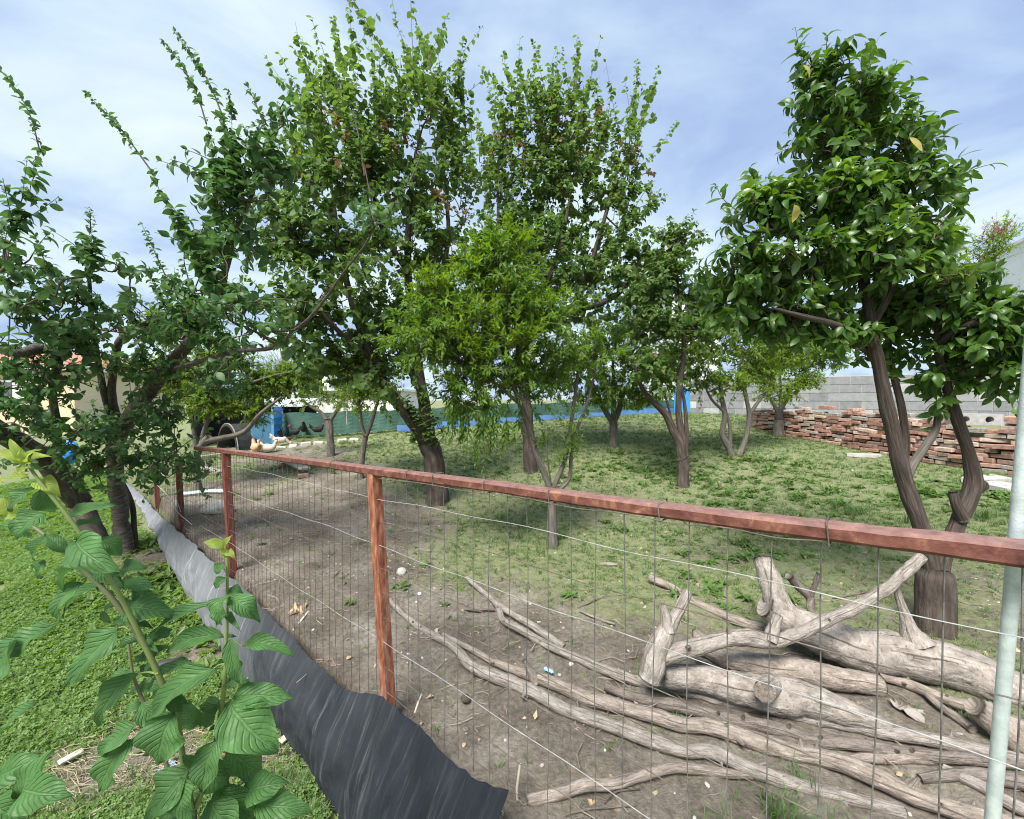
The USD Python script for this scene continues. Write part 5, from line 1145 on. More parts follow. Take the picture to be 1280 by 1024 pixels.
# ------------------------------------------------------------------ the pile of old branches behind the fence
LOGN = [0]
def log_wood(pts, rpx, Z=None, sides=18, bump=0.13, spikes=0, seed=0, step=0.018, lift=0.0):
    """pts: (px, py) of the middle line; depth from where its underside meets the ground unless Z is given. -> (v, f, uv), centre line, radii."""
    zs = []
    for k, (x, y) in enumerate(pts):
        zs.append(Z[k] if Z is not None else hit_in(x, min(y + rpx[k] * 0.8, 1200), lift)[1])
    zs = np.array(zs, float)
    if Z is None and len(zs) > 4:
        zs = np.convolve(np.r_[zs[0], zs, zs[-1]], [.25, .5, .25], 'valid')
    w = np.array([P(x, y, z) for (x, y), z in zip(pts, zs)]); rad = true_radius(pts, rpx) * zs / FPX
    L = np.linalg.norm(np.diff(w, axis=0), axis=1).sum()
    c = spline(np.c_[w, rad], max(14, int(L / step)))
    s = np.linspace(0, L, len(c))
    r = c[:, 3] * (1 + 0.10 * (meshkit.fbm(np.stack([s * 9, s * 0, s * 0 + seed], -1), 3, seed) - 0.5) * 2)
    wob = np.stack([meshkit.fbm(np.stack([s * 3, s * 0 + k * 7, s * 0 + seed], -1), 3, seed + k) - 0.5 for k in range(3)], -1)
    line = c[:, :3] + wob * r[:, None] * 0.7
    v, f, uv = tube(line, r * 1.02, sides, True, bump, 22.0, seed, 0.94)
    fine = meshkit.fbm(np.stack([v[:, 0] * 70, v[:, 1] * 70, v[:, 2] * 70], -1), 2, seed + 5) - 0.5
    cl = np.repeat(line, sides + 1, 0); k_ = len(cl)
    v[:k_] += (v[:k_] - cl) * fine[:k_, None] * 0.16
    parts = [(v, f, uv)]
    rr = np.random.default_rng(seed + 50)
    for _ in range(spikes):
        i = rr.integers(3, len(line) - 3); t = norm(line[i + 1] - line[i - 1])
        d = norm(np.cross(t, rr.normal(size=3)) + t * 0.5 + UPV * 0.5); ln = r[i] * rr.uniform(1.2, 2.3)
        pp = line[i] + d * ln * np.linspace(0.3, 1, 4)[:, None]
        parts.append(tube(pp, r[i] * np.array([0.5, 0.36, 0.26, 0.16]), 7, True, 0.2, 30, seed))
    return parts, line, r
def cut_disc(p, d, r, seed, sink=0.0):
    rr = np.random.default_rng(seed); d = norm(d)
    a = norm(np.cross(d, [0.1, 0.2, 1.0])); b = np.cross(d, a)
    th = np.linspace(0, 2 * np.pi, 19)[:-1]
    rim = p + d * 0.004 + (a * np.cos(th)[:, None] + b * np.sin(th)[:, None]) * (r * (0.95 + 0.06 * rr.normal(size=18).clip(-1, 1)))[:, None]
    mid = p + d * (0.004 - sink) + (a * np.cos(th)[:, None] + b * np.sin(th)[:, None]) * r * 0.5
    v = np.vstack([rim, mid, p + d * (0.006 - sink)])
    f = []
    for k in range(18):
        n_ = (k + 1) % 18
        f += [[k, n_, 18 + n_], [k, 18 + n_, 18 + k], [18 + k, 18 + n_, 36]]
    return v, np.array(f)
def log(name, label, cat, runs, mat='log_grey', cuts=(), group='old branches and logs heaped behind the fence'):
    """runs: dicts for log_wood; cuts: (run, end 0 or -1) with a sawn face."""
    LOGN[0] += 1
    made = [log_wood(**r) for r in runs]
    t = thing(name, label, cat, made[0][1][len(made[0][1]) // 2], group)
    prims = []
    for k, (parts, line, r) in enumerate(made):
        v, f, uv = cat_(parts)
        prims += [put('wood' if k == 0 else 'branch', (v, f), MATS[mat], t, smooth=True, uv=uv)]
    for k, e in cuts:
        _, line, r = made[k]
        d = line[0] - line[2] if e == 0 else line[-1] - line[-3]
        put('cut_end', cut_disc(line[e], d, r[e], LOGN[0] * 3 + k), MATS['cut_wood'], prims[k])
    return t
PG = None
log('long_pole', 'longest front pole of the pile, running from behind the orange post to bottom right', 'branch', [dict(pts=[(476, 738), (485, 749), (526, 786), (568, 809), (591, 833), (645, 855), (685, 875), (739, 898), (786, 915), (833, 932), (860, 940), (894, 942), (937, 962), (991, 982), (1052, 996), (1129, 1016)], rpx=[3, 3.5, 4.5, 5.5, 7.5, 9, 8.5, 9, 9, 9.5, 10, 10, 9.5, 9.5, 9.5, 9.5], spikes=16, seed=1)], cuts=[(0, -1)])
log('knotty_branch', 'knotty branch lying second from the front, tight behind the longest pole', 'branch', [dict(pts=[(553, 793), (588, 811), (618, 828), (662, 843), (699, 856), (732, 871), (766, 880), (810, 893), (850, 906), (890, 911), (934, 924), (984, 939), (1038, 952), (1085, 969), (1129, 989), (1186, 1009), (1236, 1023), (1300, 1040)], rpx=[3, 4, 5, 7.5, 9, 10, 9.5, 10, 10.5, 11, 12, 12, 12, 12.5, 12, 11.5, 11, 11], spikes=12, seed=2),
    dict(pts=[(668, 850), (662, 838), (654, 824)], rpx=[8, 5, 2.5], Z=[2.12, 2.11, 2.1], seed=3)], 'log_brown')
log('forked_pole', 'slender curved pole reaching furthest up the yard with a thin twin beside it', 'branch', [dict(pts=[(583, 722), (605, 741), (623, 757), (628, 774), (645, 784), (679, 804), (699, 814), (732, 828), (766, 841), (806, 855), (860, 866), (894, 874), (951, 884), (991, 894), (1038, 904), (1085, 912), (1136, 919), (1186, 929), (1236, 942), (1300, 958)], rpx=[2.5, 3.5, 4, 4, 4.5, 5, 5.5, 6.5, 7, 7.5, 8, 8.5, 9, 9, 9, 9, 9, 9, 9, 9], spikes=9, seed=4),
    dict(pts=[(623, 757), (645, 770), (665, 781), (689, 797), (706, 810)], rpx=[4, 4.5, 5, 5, 5], seed=5)], 'log_grey')
log('dark_pole', 'dark rough pole wedged between the thick stub log and the knotty branch', 'branch', [dict(pts=[(756, 858), (793, 871), (833, 879), (860, 884), (900, 896), (934, 904), (978, 913), (1011, 923), (1052, 928), (1099, 935), (1152, 944), (1220, 950), (1300, 958)], rpx=[5, 6.5, 8, 8.5, 9, 9.5, 9.5, 9, 9, 9, 9, 9, 8.5], spikes=8, seed=6)], 'log_dark')
log('lone_branch', 'smooth sawn branch lying alone at the very front of the pile', 'branch', [dict(pts=[(657, 1004), (699, 992), (732, 980), (766, 979), (800, 969), (840, 959), (868, 961), (905, 966), (940, 970)], rpx=[10, 9.5, 9.5, 9, 8.5, 8, 7.5, 7, 5], seed=7)], 'log_brown', cuts=[(0, 0)])
log('stub_log', 'thick smooth log with a round sawn knot facing the fence', 'log', [dict(pts=[(826, 838), (850, 846), (880, 852), (915, 858), (950, 864), (990, 872), (1040, 886), (1085, 899), (1113, 907)], rpx=[15, 17, 18, 20, 24, 25, 21, 13, 5], seed=8, sides=26, bump=0.09, Z=[1.98, 1.97, 1.96, 1.93, 1.9, 1.87, 1.83, 1.79, 1.76]),
    dict(pts=[(966, 860), (961, 863), (957, 866)], rpx=[17, 16.5, 15.5], Z=[1.86, 1.81, 1.765], seed=9, step=0.012, bump=0.06)], cuts=[(1, -1)])
log('split_log', 'weathered split log lying close behind the thick stub log', 'log', [dict(pts=[(868, 812), (900, 822), (934, 828), (984, 836), (1038, 846), (1096, 858)], rpx=[9, 13, 15, 16, 15, 14], seed=10, sides=24, bump=0.14, Z=[2.14, 2.12, 2.1, 2.07, 2.03, 2.0]),
    dict(pts=[(884, 808), (876, 796), (868, 786)], rpx=[9, 8, 3], Z=[2.14, 2.16, 2.18], seed=12, bump=.3)], 'log_brown', cuts=[(0, -1)])
log('fallen_trunk', 'largest pale fallen trunk with an upturned fork at the back of the pile', 'log', [dict(pts=[(958, 756), (985, 772), (1010, 785), (1045, 800), (1102, 815), (1169, 828), (1220, 845), (1290, 872)], rpx=[16, 20, 23, 26, 27, 28, 27, 26], seed=13, sides=28, bump=0.08, Z=[2.36, 2.33, 2.28, 2.23, 2.15, 2.05, 1.98, 1.88]),
    dict(pts=[(988, 778), (972, 754), (963, 728), (954, 699)], rpx=[19, 17, 15, 13], seed=14, sides=22, bump=0.1, Z=[2.34, 2.36, 2.42, 2.5]),
    dict(pts=[(1146, 806), (1137, 788), (1131, 768), (1124, 750), (1119, 734)], rpx=[22, 12, 7, 5.5, 4.5], seed=15, sides=16, bump=0.14, Z=[2.08, 2.1, 2.12, 2.14, 2.16])], 'log_grey', cuts=[(1, -1)])
log('crooked_branch', 'long crooked grey branch rising across the pile to the foot of the citrus tree', 'branch', [dict(pts=[(1150, 694), (1132, 714), (1112, 734), (1090, 748), (1065, 762), (1040, 774), (1015, 787), (984, 799), (958, 802), (934, 797), (910, 798), (880, 806), (850, 813), (830, 820)], rpx=[8.5, 9, 9, 9, 9.5, 9.5, 9.5, 10, 11, 11, 10.5, 11.5, 12.5, 13], Z=[2.18, 2.14, 2.1, 2.08, 2.06, 2.04, 2.02, 2.0, 1.99, 1.98, 1.97, 1.96, 1.95, 1.95], seed=16, spikes=5, bump=0.2),
    dict(pts=[(811, 845), (818, 824), (828, 800), (838, 782), (848, 765), (860, 739)], rpx=[15, 16, 14, 11, 8, 6.5], Z=[1.93, 1.94, 1.97, 2.0, 2.02, 2.06], seed=17, bump=0.15),
    dict(pts=[(833, 792), (831, 770), (828, 754)], rpx=[10, 7, 3], Z=[1.98, 2.0, 2.01], seed=18, bump=0.25),
    dict(pts=[(962, 800), (966, 784), (972, 768)], rpx=[11, 9, 7], Z=[1.985, 2.0, 2.02], seed=19, bump=0.25)], 'log_grey', cuts=[(1, 0), (0, 0)])
log('thin_branch', 'thin bare branch lying farthest back on the left of the pile', 'branch', [dict(pts=[(811, 723), (840, 735), (868, 752), (900, 767), (930, 780), (955, 786)], rpx=[4.5, 5, 5.5, 5.5, 6, 6], seed=20, sides=12)], 'log_brown')
log('forked_twig', 'small forked stick standing behind the upturned fork of the trunk', 'branch', [dict(pts=[(985, 719), (998, 734), (1011, 747), (1013, 765), (1026, 776)], rpx=[5, 5, 5.5, 5, 4], Z=[2.5, 2.5, 2.48, 2.45, 2.42], seed=21, sides=12), dict(pts=[(1012, 748), (1018, 735), (1024, 716)], rpx=[4.5, 4, 3.5], Z=[2.48, 2.46, 2.44], seed=22, sides=10)], 'log_dark')
log('ragged_branch', 'ragged split branch on the soil right of the split log', 'branch', [dict(pts=[(1100, 846), (1142, 858), (1172, 871), (1213, 886), (1250, 898), (1300, 925)], rpx=[4, 6.5, 6.5, 8, 9, 10], seed=23, spikes=6, bump=0.3), dict(pts=[(1150, 862), (1172, 882), (1192, 896), (1216, 912)], rpx=[4, 4, 5, 6], seed=24, bump=0.3)], 'log_brown')
log('broken_stump', 'broken thick end of a log at the right edge behind the steel pole', 'log', [dict(pts=[(1222, 886), (1243, 902), (1268, 922), (1310, 950)], rpx=[13, 17, 18, 18], seed=25, bump=0.25, Z=[1.72, 1.70, 1.67, 1.62])], 'log_brown')
log('smooth_branch', 'smooth pale branch crossing in front of the dark pole at right', 'branch', [dict(pts=[(1056, 950), (1075, 947), (1105, 949), (1152, 949), (1203, 954), (1253, 960), (1310, 960)], rpx=[6, 7, 7.5, 7.5, 7.5, 8, 8.5], seed=26, spikes=1, Z=[1.66, 1.655, 1.65, 1.64, 1.63, 1.615, 1.6])], 'log_brown')
log('shadowed_pole', 'dark pole half buried under the others at lower right', 'branch', [dict(pts=[(1150, 974), (1200, 969), (1250, 973), (1320, 985)], rpx=[7, 10, 11, 12], seed=27)], 'log_dark')
log('corner_pole', 'pole running out of the picture at the lower right corner', 'branch', [dict(pts=[(1180, 962), (1225, 984), (1262, 1006), (1310, 1030)], rpx=[6, 8, 9, 9], seed=28)], 'log_grey')
# single sticks on the bare soil
for pts, rp, lab, m in (([(564, 759), (590, 762), (618, 762)], 2, 'thin stick left of the slender curved pole', 'log_dark'), ([(722, 760), (752, 747), (783, 745)], 1.6, 'bent dark twig above a short stick on the soil', 'log_dark'), ([(725, 764), (745, 772), (769, 781)], 2, 'short straight stick on the soil behind the fence', 'log_brown'),
                         ([(702, 1021), (732, 1012), (760, 1009), (793, 1007)], 1.8, 'bent pale twig in front of the lone sawn branch', 'log_brown'), ([(755, 1004), (770, 990), (800, 986)], 1.5, 'short twig touching the lone sawn branch', 'log_dark'), ([(750, 706), (760, 706), (771, 706)], 2.6, 'short thick grey stick on the grass in mid yard', 'log_grey'),
                         ([(518, 892), (522, 880), (527, 868)], 1.2, 'short pale stick just right of the orange post foot', 'pale_wood'), ([(770, 942), (776, 932), (780, 926)], 1.2, 'tiny stick between the lone branch and the longest pole', 'log_grey'), ([(1040, 748), (1075, 742), (1102, 734)], 1.5, 'thin twig on the grass behind the crooked branch', 'log_dark'),
                         ([(366, 788), (376, 776), (386, 764)], 1.2, 'thin pale stick near the plastic film left of the post', 'pale_wood'), ([(404, 735), (414, 724), (424, 713)], 1.3, 'thin twig behind the mesh between the two posts', 'log_brown')):
    parts, line, r = log_wood(pts, [rp * .7, rp, rp * .8] if len(pts) == 3 else [rp * .7, rp, rp, rp * .8], sides=7, seed=int(pts[0][0]), step=0.02)
    v, f, uv = cat_(parts)
    if m == 'pale_wood': put('stick', (v, f), MATS[m], smooth=True, uv=uv, label=lab, cat='stick', group='loose sticks on the soil')
    else: put('stick', (v, f), MATS[m], smooth=True, uv=uv, label=lab, cat='stick', group='loose sticks on the soil')
sp, sz_ = hit_in(644, 1004)
sv_, sf_, su_ = tube(np.array([sp + [0.01, 0.0, -0.02], P(646, 985, sz_ - .02), P(650, 955, sz_ - .03)]), 0.0045, 8, True, 0.15, 40, 3)
put('stick', (sv_, sf_), MATS['pale_wood'], smooth=True, label='pale peeled stick standing upright at the torn end of the plastic film', cat='stick')

# ------------------------------------------------------------------ hens and yard clutter
def hen(px, py, label, mat, turn, pose='stand', size=1.0, head_up=1.0):
    c, _ = hit_in(px, py)
    c = c + [0, 0, 0.075 if py < 560 else 0.02]
    t = thing('hen', label, 'hen', c, 'hens by the blue hut')
    R = trimesh.transformations.rotation_matrix(turn, [0, 0, 1])[:3, :3]
    def chain(sp):
        out = m3.Manifold()
        for (a, ra), (b, rb) in zip(sp[:-1], sp[1:]):
            A = m3.Manifold.sphere(ra, 20).translate(a); B = m3.Manifold.sphere(rb, 20).translate(b)
            out = out + m3.Manifold.batch_hull([A, B])
        return out
    s = size
    low = 0.0 if pose == 'stand' else -0.1
    hx, hz = (0.17, 0.36 * head_up) if pose != 'peck' else (0.27, 0.13)
    body = chain([((-0.13, 0, 0.24), .05), ((-0.05, 0, .21), .092), ((0.06, 0, .205), .085), ((0.12, 0, .25), .05), ((hx - .02, 0, hz - .03), .034), ((hx, 0, hz), .032)])
    tail = chain([((-0.12, 0, .25), .045), ((-0.2, 0, .33), .035), ((-0.23, 0, .38), .02)]) + chain([((-0.14, 0.02, .24), .03), ((-0.25, 0.01, .30), .014)])
    for nm, m, mt in (('body', body, mat), ('tail', tail.scale((1, .55, 1)), mat)):
        v, f, _n = meshkit.arrays(m.refine_to_length(0.02))
        tm_ = trimesh.Trimesh(v, f); trimesh.smoothing.filter_taubin(tm_, iterations=8)
        put(nm, (np.asarray(tm_.vertices) * s + [0, 0, low * s]) @ R.T + c if False else ((np.asarray(tm_.vertices) * s + [0, 0, low]) @ R.T + c, tm_.faces), MATS[mt], t, smooth=True)
    def ext(poly, th, mt, nm, off=(0, 0, 0)):
        m = trimesh.creation.extrude_polygon(Polygon(poly), th, engine='earcut'); v = np.array(m.vertices)
        v = np.stack([v[:, 0], v[:, 2] - th / 2, v[:, 1]], 1) + off
        put(nm, ((v * s + [0, 0, low]) @ R.T + c, m.faces[:, ::-1]), MATS[mt], t)
    ext([(hx - .03, hz + .025), (hx - .025, hz + .06), (hx - .01, hz + .045), (hx, hz + .065), (hx + .012, hz + .045), (hx + .03, hz + .05), (hx + .03, hz + .02)], .008, 'comb_red', 'comb')
    ext([(hx + .025, hz + .012), (hx + .065, hz - .004), (hx + .025, hz - .012)], .012, 'beak_horn', 'beak')
    if pose != 'sit':
        for k in (-1, 1):
            lv = tube(np.array([[0.01, .04 * k, .15], [0.0, .04 * k, .07], [0.01, .04 * k, 0.0], [0.05, .045 * k, -0.004]]), 0.008, 6)
            put('leg', ((lv[0] * s + [0, 0, low]) @ R.T + c, lv[1]), MATS['beak_horn'], t)
    return t
hen(368, 553, 'black hen with raised tail, leftmost of three standing on the kerb', 'feather_black', 2.9, size=.8)
hen(380, 549, 'black hen standing tall in the middle of the three on the kerb', 'feather_black', -1.2, head_up=1.18, size=.85)
hen(397, 549, 'black hen, rightmost of three on the kerb', 'feather_black', 0.4, size=0.75)
hen(350, 558, 'buff and white hen pecking beside the kerb near the blue hut', 'feather_white', 0.5, 'peck', .8)
hen(320, 567, 'rusty brown hen crouching in front of the blue hut', 'feather_brown', 2.4, 'sit')
hen(336, 566, 'pale hen resting on the kerb before the blue hut', 'feather_white', 0.2, 'sit', 0.9)

def plank(px0, py0, px1, py1, w, th, label, mat='old_plank', lift=0.0, name='plank', cat='plank', tilt=0.0):
    a, _ = hit_in(px0, py0); b, _ = hit_in(px1, py1)
    d = b - a; L = np.linalg.norm(d); ang = math.atan2(d[1], d[0])
    put(name, box((a + b) / 2 + [0, 0, th / 2 + lift], (L, w, th), ang, (tilt, -math.asin(np.clip(d[2] / L, -1, 1)), 0), min(th, w) * .12), MATS[mat], label=label, cat=cat)
plank(350, 580, 382, 595, 0.16, 0.035, 'grey plank lying on two bricks behind the wire mesh', lift=0.10)
plank(253, 586, 278, 592, 0.12, 0.04, 'weathered board on the soil left of the second red post')
plank(236, 577, 292, 569, 0.10, 0.04, 'long grey board behind the first trunk at left', lift=.04)
for px, py, lab in ((354, 585, 'brick propping the near end of the grey plank'), (379, 597, 'dark brick propping the far end of the grey plank')):
    c, _ = hit_in(px, py); put('brick', box(c + [0, 0, .03], (.16, .1, .06), .6, bevel=.006), MATS['brick_tone_2'], label=lab, cat='brick')
hz_ = [hit_in(x, y)[0] + [0, 0, .03] for x, y in ((228, 621), (245, 619), (262, 617), (284, 617))]
put('hose', tube(spline(hz_, 24), 0.035, 10)[:2], MATS['galvanised'], smooth=True, label='pale blue grey pipe lying on the soil behind the second red post', cat='pipe')
def stone(px, py, size, label, mat='slab_stone', seed=0, name='stone', cat='stone', flat=0.5, lift=0.0, inside=True):
    c, _ = (hit_in if inside else hit)(px, py)
    m = trimesh.creation.icosphere(2); v = np.array(m.vertices)
    v = v * (0.75 + 0.5 * meshkit.fbm(v * 1.6 + seed * 3.1, 2, seed))[:, None] * np.array(size) / 2
    v[:, 2] = np.maximum(v[:, 2], -size[2] * 0.25)
    put(name, (v + c + [0, 0, size[2] * .22 + lift], m.faces), MATS[mat], label=label, cat=cat, smooth=True)
stone(272, 640, (0.36, 0.24, 0.2), 'rounded pale stone on the soil left of the second red post', seed=1)
stone(502, 718, (0.08, 0.07, 0.08), 'small grey stone just right of the orange post', 'concrete', 2)
stone(524, 744, (0.035, 0.03, 0.03), 'white pebble right of the orange post', 'white_plastic', 3)
stone(714, 832, (0.025, 0.025, 0.022), 'round white pebble beside the slender curved pole', 'white_plastic', 4)
stone(582, 876, (0.045, 0.045, 0.04), 'dark round stone in front of the longest pole', 'bark_dark', 5)
# scraps of plastic
def scrap(px, py, w, h, mat, label, seed, inside, name='plastic_scrap', cat='scrap', lift=0.012):
    c, z = (hit_in if inside else hit)(px, py)
    n_ = 7; gx, gy = np.meshgrid(np.linspace(-1, 1, n_), np.linspace(-1, 1, n_), indexing='ij'); r = np.random.default_rng(seed)
    zz = (meshkit.fbm(np.stack([gx * 1.7 + seed, gy * 1.7, 0 * gx], -1), 3, seed) - .45) * 1.3 * min(w, h) + lift
    v = np.stack([gx * w / 2 * (1 + .25 * r.normal(size=gx.shape).clip(-1, 1)), gy * h / 2 * (1 + .25 * r.normal(size=gx.shape).clip(-1, 1)), np.maximum(zz, 0.004)], -1).reshape(-1, 3)
    R = trimesh.transformations.rotation_matrix(r.uniform(0, 6.28) if seed < 100 else 0.9, [0, 0, 1])[:3, :3]
    i, j = np.meshgrid(np.arange(n_ - 1), np.arange(n_ - 1), indexing='ij'); q = (i * n_ + j).ravel()
    f = np.vstack([np.stack([q, q + n_, q + n_ + 1], 1), np.stack([q, q + n_ + 1, q + 1], 1)])
    v = v @ R.T + c
    put(name, (np.vstack([v, v - [0, 0, .002]]), np.vstack([f, f[:, ::-1] + len(v)])), MATS[mat], label=label, cat=cat, smooth=False)
scrap(686, 841, 0.055, 0.022, 'sky_plastic', 'small blue plastic scrap behind the knotty branch', 5, True)
scrap(208, 961, 0.07, 0.05, 'sky_plastic', 'light blue scrap on the grass below the big shoots', 6, False)
scrap(24, 860, 0.15, 0.08, 'white_plastic', 'crumpled white paper scrap on the clover at the left edge', 101, False)
scrap(372, 765, 0.12, 0.08, 'dry_leaf', 'dead brown leaf on the soil behind the mesh', 8, True, 'dead_leaf', 'leaf')
scrap(1135, 892, 0.10, 0.07, 'old_plank', 'pale shred of bark beside the ragged branch', 9, True, 'bark_shred', 'bark')
for a, b, w, lab in (((73, 961), (104, 944), .035, 'flat pale wood chip on the dry grass at left'), ((350, 934), (368, 920), .04, 'pale wood offcut at the edge of the plastic film')):
    p0_, _ = hit(*a); p1_, _ = hit(*b); d = p1_ - p0_
    put('wood_chip', box((p0_ + p1_) / 2 + [0, 0, .03], (np.linalg.norm(d), w, .012), math.atan2(d[1], d[0]), (.1, 0, 0), .003), MATS['pale_wood'], label=lab, cat='wood chip')
c, _ = hit(214, 842)
put('dark_bottle', cat_([tube(np.array([c + [-.09, 0, .05], c + [-.08, 0, .052], c + [.03, .02, .055], c + [.06, .025, .055], c + [.075, .03, .056], c + [.11, .035, .058]]), np.array([.03, .04, .04, .03, .016, .015]), 14)])[0:2], MATS['black_tarp'], smooth=40, label='black bottle lying on the soil beside the plastic film', cat='bottle')
bb = P(88, 566, 7.5)
put('blue_bag', (lambda m: (np.array(m.vertices) * (0.8 + .5 * meshkit.fbm(np.array(m.vertices) * 2, 3, 4))[:, None] * [.14, .13, .2] + bb, m.faces))(trimesh.creation.icosphere(3)), MATS['blue_paint'], smooth=True, label='blue bag hanging behind the plum leaves at left', cat='bag')

# ------------------------------------------------------------------ ground cover
def scatter(name, label, cat, protos, pts, scale, r, tilt=0.15, mats=None):
    path = path_for(name)
    pi = UsdGeom.PointInstancer.Define(stage, path)
    for k, (mesh, mt) in enumerate(protos):
        sub = f'{path}/kind_{k}'
        v, f, n = meshkit.arrays(mesh, False)
        m = UsdGeom.Mesh.Define(stage, sub)
        m.CreatePointsAttr(Vt.Vec3fArray.FromNumpy(v.astype(np.float32))); m.CreateFaceVertexCountsAttr(Vt.IntArray.FromNumpy(np.full(len(f), 3, np.int32))); m.CreateFaceVertexIndicesAttr(Vt.IntArray.FromNumpy(f.astype(np.int32).ravel())); m.CreateSubdivisionSchemeAttr('none')
        UsdShade.MaterialBindingAPI.Apply(m.GetPrim()).Bind(MATS[mt])
    pi.CreatePrototypesRel().SetTargets([Sdf.Path(f'{path}/kind_{k}') for k in range(len(protos))])
    n = len(pts)
    yaw = r.uniform(0, 2 * np.pi, n); tx, ty = r.normal(size=n) * tilt, r.normal(size=n) * tilt
    qz = np.stack([np.cos(yaw / 2), 0 * yaw, 0 * yaw, np.sin(yaw / 2)], 1)
    qt = norm(np.stack([np.ones(n), tx / 2, ty / 2, 0 * tx], 1))
    w0, x0, y0, z0 = qt.T; w1, x1, y1, z1 = qz.T
    qq = np.stack([w0 * w1 - x0 * x1 - y0 * y1 - z0 * z1, w0 * x1 + x0 * w1 + y0 * z1 - z0 * y1, w0 * y1 - x0 * z1 + y0 * w1 + z0 * x1, w0 * z1 + x0 * y1 - y0 * x1 + z0 * w1], 1)
    pi.CreatePositionsAttr(Vt.Vec3fArray.FromNumpy(pts.astype(np.float32)))
    pi.CreateOrientationsAttr(Vt.QuathArray([Gf.Quath(*map(float, q)) for q in qq]))
    pi.CreateScalesAttr(Vt.Vec3fArray.FromNumpy((np.asarray(scale)[:, None] * np.ones(3)).astype(np.float32)))
    pi.CreateProtoIndicesAttr(Vt.IntArray.FromNumpy(r.integers(0, len(protos), n).astype(np.int32)))
    tag(pi.GetPrim(), label, cat, None, 'stuff')
def tuft(n, h, spread, w, lean, r):
    vs, fs = [], []
    for _ in range(n):
        a = r.uniform(0, 6.28); b = np.array([math.cos(a), math.sin(a), 0]) ; o = b * spread * r.random(); hh = h * r.uniform(.5, 1.2); l = lean * r.uniform(.3, 1.3)
        dirn = np.array([math.cos(a + r.normal() * .6), math.sin(a + r.normal() * .6), 0]); side_ = np.array([-dirn[1], dirn[0], 0]) * w / 2
        k = len(vs) * 1
        base_n = sum(len(x) for x in vs)
        p = [o, o + dirn * l * hh * .3 + UPV * hh * .55, o + dirn * l * hh + UPV * hh * (1 - .35 * l)]
        vs.append(np.array([p[0] - side_, p[0] + side_, p[1] - side_ * .8, p[1] + side_ * .8, p[2]]))
        fs.append(np.array([[0, 1, 3], [0, 3, 2], [2, 3, 4]]) + base_n)
    return np.vstack(vs), np.vstack(fs)
def clover(n, spread, h, s, r):
    vs, fs, c = [], [], 0
    for _ in range(n):
        o = r.normal(size=3) * [spread, spread, 0] * .5 + UPV * h * r.uniform(.5, 1.1)
        tl = r.normal(size=2) * .35; a0 = r.uniform(0, 6.28)
        for k in range(3):
            a = a0 + k * 2.094; d = np.array([math.cos(a), math.sin(a), .2]); e = np.array([-d[1], d[0], 0])
            d[2] += tl @ d[:2]; e[2] += tl @ e[:2]
            vs.append(np.array([o, o + d * s * .6 - e * s * .42, o + d * s, o + d * s * .6 + e * s * .42])); fs.append(np.array([[0, 1, 2], [0, 2, 3]])[:, ::-1] + c); c += 4
    return np.vstack(vs), np.vstack(fs)
def rosette(n, s, r, aspect=.4, up=.5):
    L = [(np.zeros((1, 3)) + 0, None)]
    pos = np.zeros((n, 3)) + r.normal(size=(n, 3)) * [s * .3, s * .3, 0] ; az = r.uniform(0, 6.28, n)
    ax = np.stack([np.cos(az), np.sin(az), up + r.random(n) * up], 1); nr = np.tile(UPV, (n, 1)) - ax * .2
    return join_leaves(place_leaves(pos + UPV * .004, ax, nr, s * r.uniform(.6, 1.2, n), shapes(aspect, 1), r))
rg = np.random.default_rng(77)
def sample(n, x0, x1, y0, y1, keep, dens=None):
    X = rg.uniform(x0, x1, n); Y = rg.uniform(y0, y1, n)
    k = keep(X, Y); X, Y = X[k], Y[k]
    inside = (np.abs(X) < 1.35 * Y + 0.8)
    X, Y = X[inside], Y[inside]
    return np.stack([X, Y, GF(X, Y)], 1)
# fine turf of the yard
def k_turf(X, Y):
    return (side(X, Y) > .05) & (rg.random(len(X)) < np.clip((green(X, Y) - .2) * 1.5, 0.05, .85))
pts = np.vstack([sample(15000, -2.5, 4.5, 1.2, 4.5, k_turf), sample(22000, -8, 9, 4.5, 9, k_turf), sample(14000, -9, 12, 9, 14, k_turf)])
sc = np.clip(0.55 + pts[:, 1] * 0.09, .6, 1.5) * rg.uniform(.6, 1.3, len(pts))
scatter('turf', 'short mossy turf growing over the yard floor', 'grass', [(tuft(16, .028, .05, .0045, .9, rg), 'moss_blade'), (tuft(14, .022, .055, .005, 1.1, rg), 'moss_blade'), (tuft(12, .035, .04, .004, .7, rg), 'grass_blade')], pts, sc, rg)
# leafy weeds on the lawn
wn_ = lambda X, Y: meshkit.fbm(np.stack([X * .8 + 4, Y * .8, 0 * X], -1), 3, 31)
def k_weed(X, Y):
    b = blob(X, Y, (3.2, 5.2), (1.6, 1.0)) + blob(X, Y, (3.0, 6.6), (1.2, .6)) + blob(X, Y, (1.8, 6.4), (.9, .6)) + blob(X, Y, (-.9, 6.6), (.5, .5)) + blob(X, Y, (4.8, 4.3), (1.0, .8)) + .6 * blob(X, Y, (2.3, 3.6), (.5, .3)) + .7 * blob(X, Y, (1.5, 2.9), (.35, .25)) + .5 * blob(X, Y, (.3, 4.6), (.6, .3))
    return (side(X, Y) > .1) & (rg.random(len(X)) < b * np.clip((wn_(X, Y) - .42) * 5, 0, 1) * .3 + 0.004)
pts = sample(26000, -4, 9, 1.6, 10, k_weed)
scatter('weeds', 'low leafy weeds in patches on the lawn', 'weeds', [(rosette(14, .065, rg, .45, .55), 'weed_leaf'), (rosette(12, .08, rg, .35, .8), 'weed_leaf'), (rosette(18, .05, rg, .6, .4), 'weed_leaf')], pts, rg.uniform(.6, 1.35, len(pts)), rg)
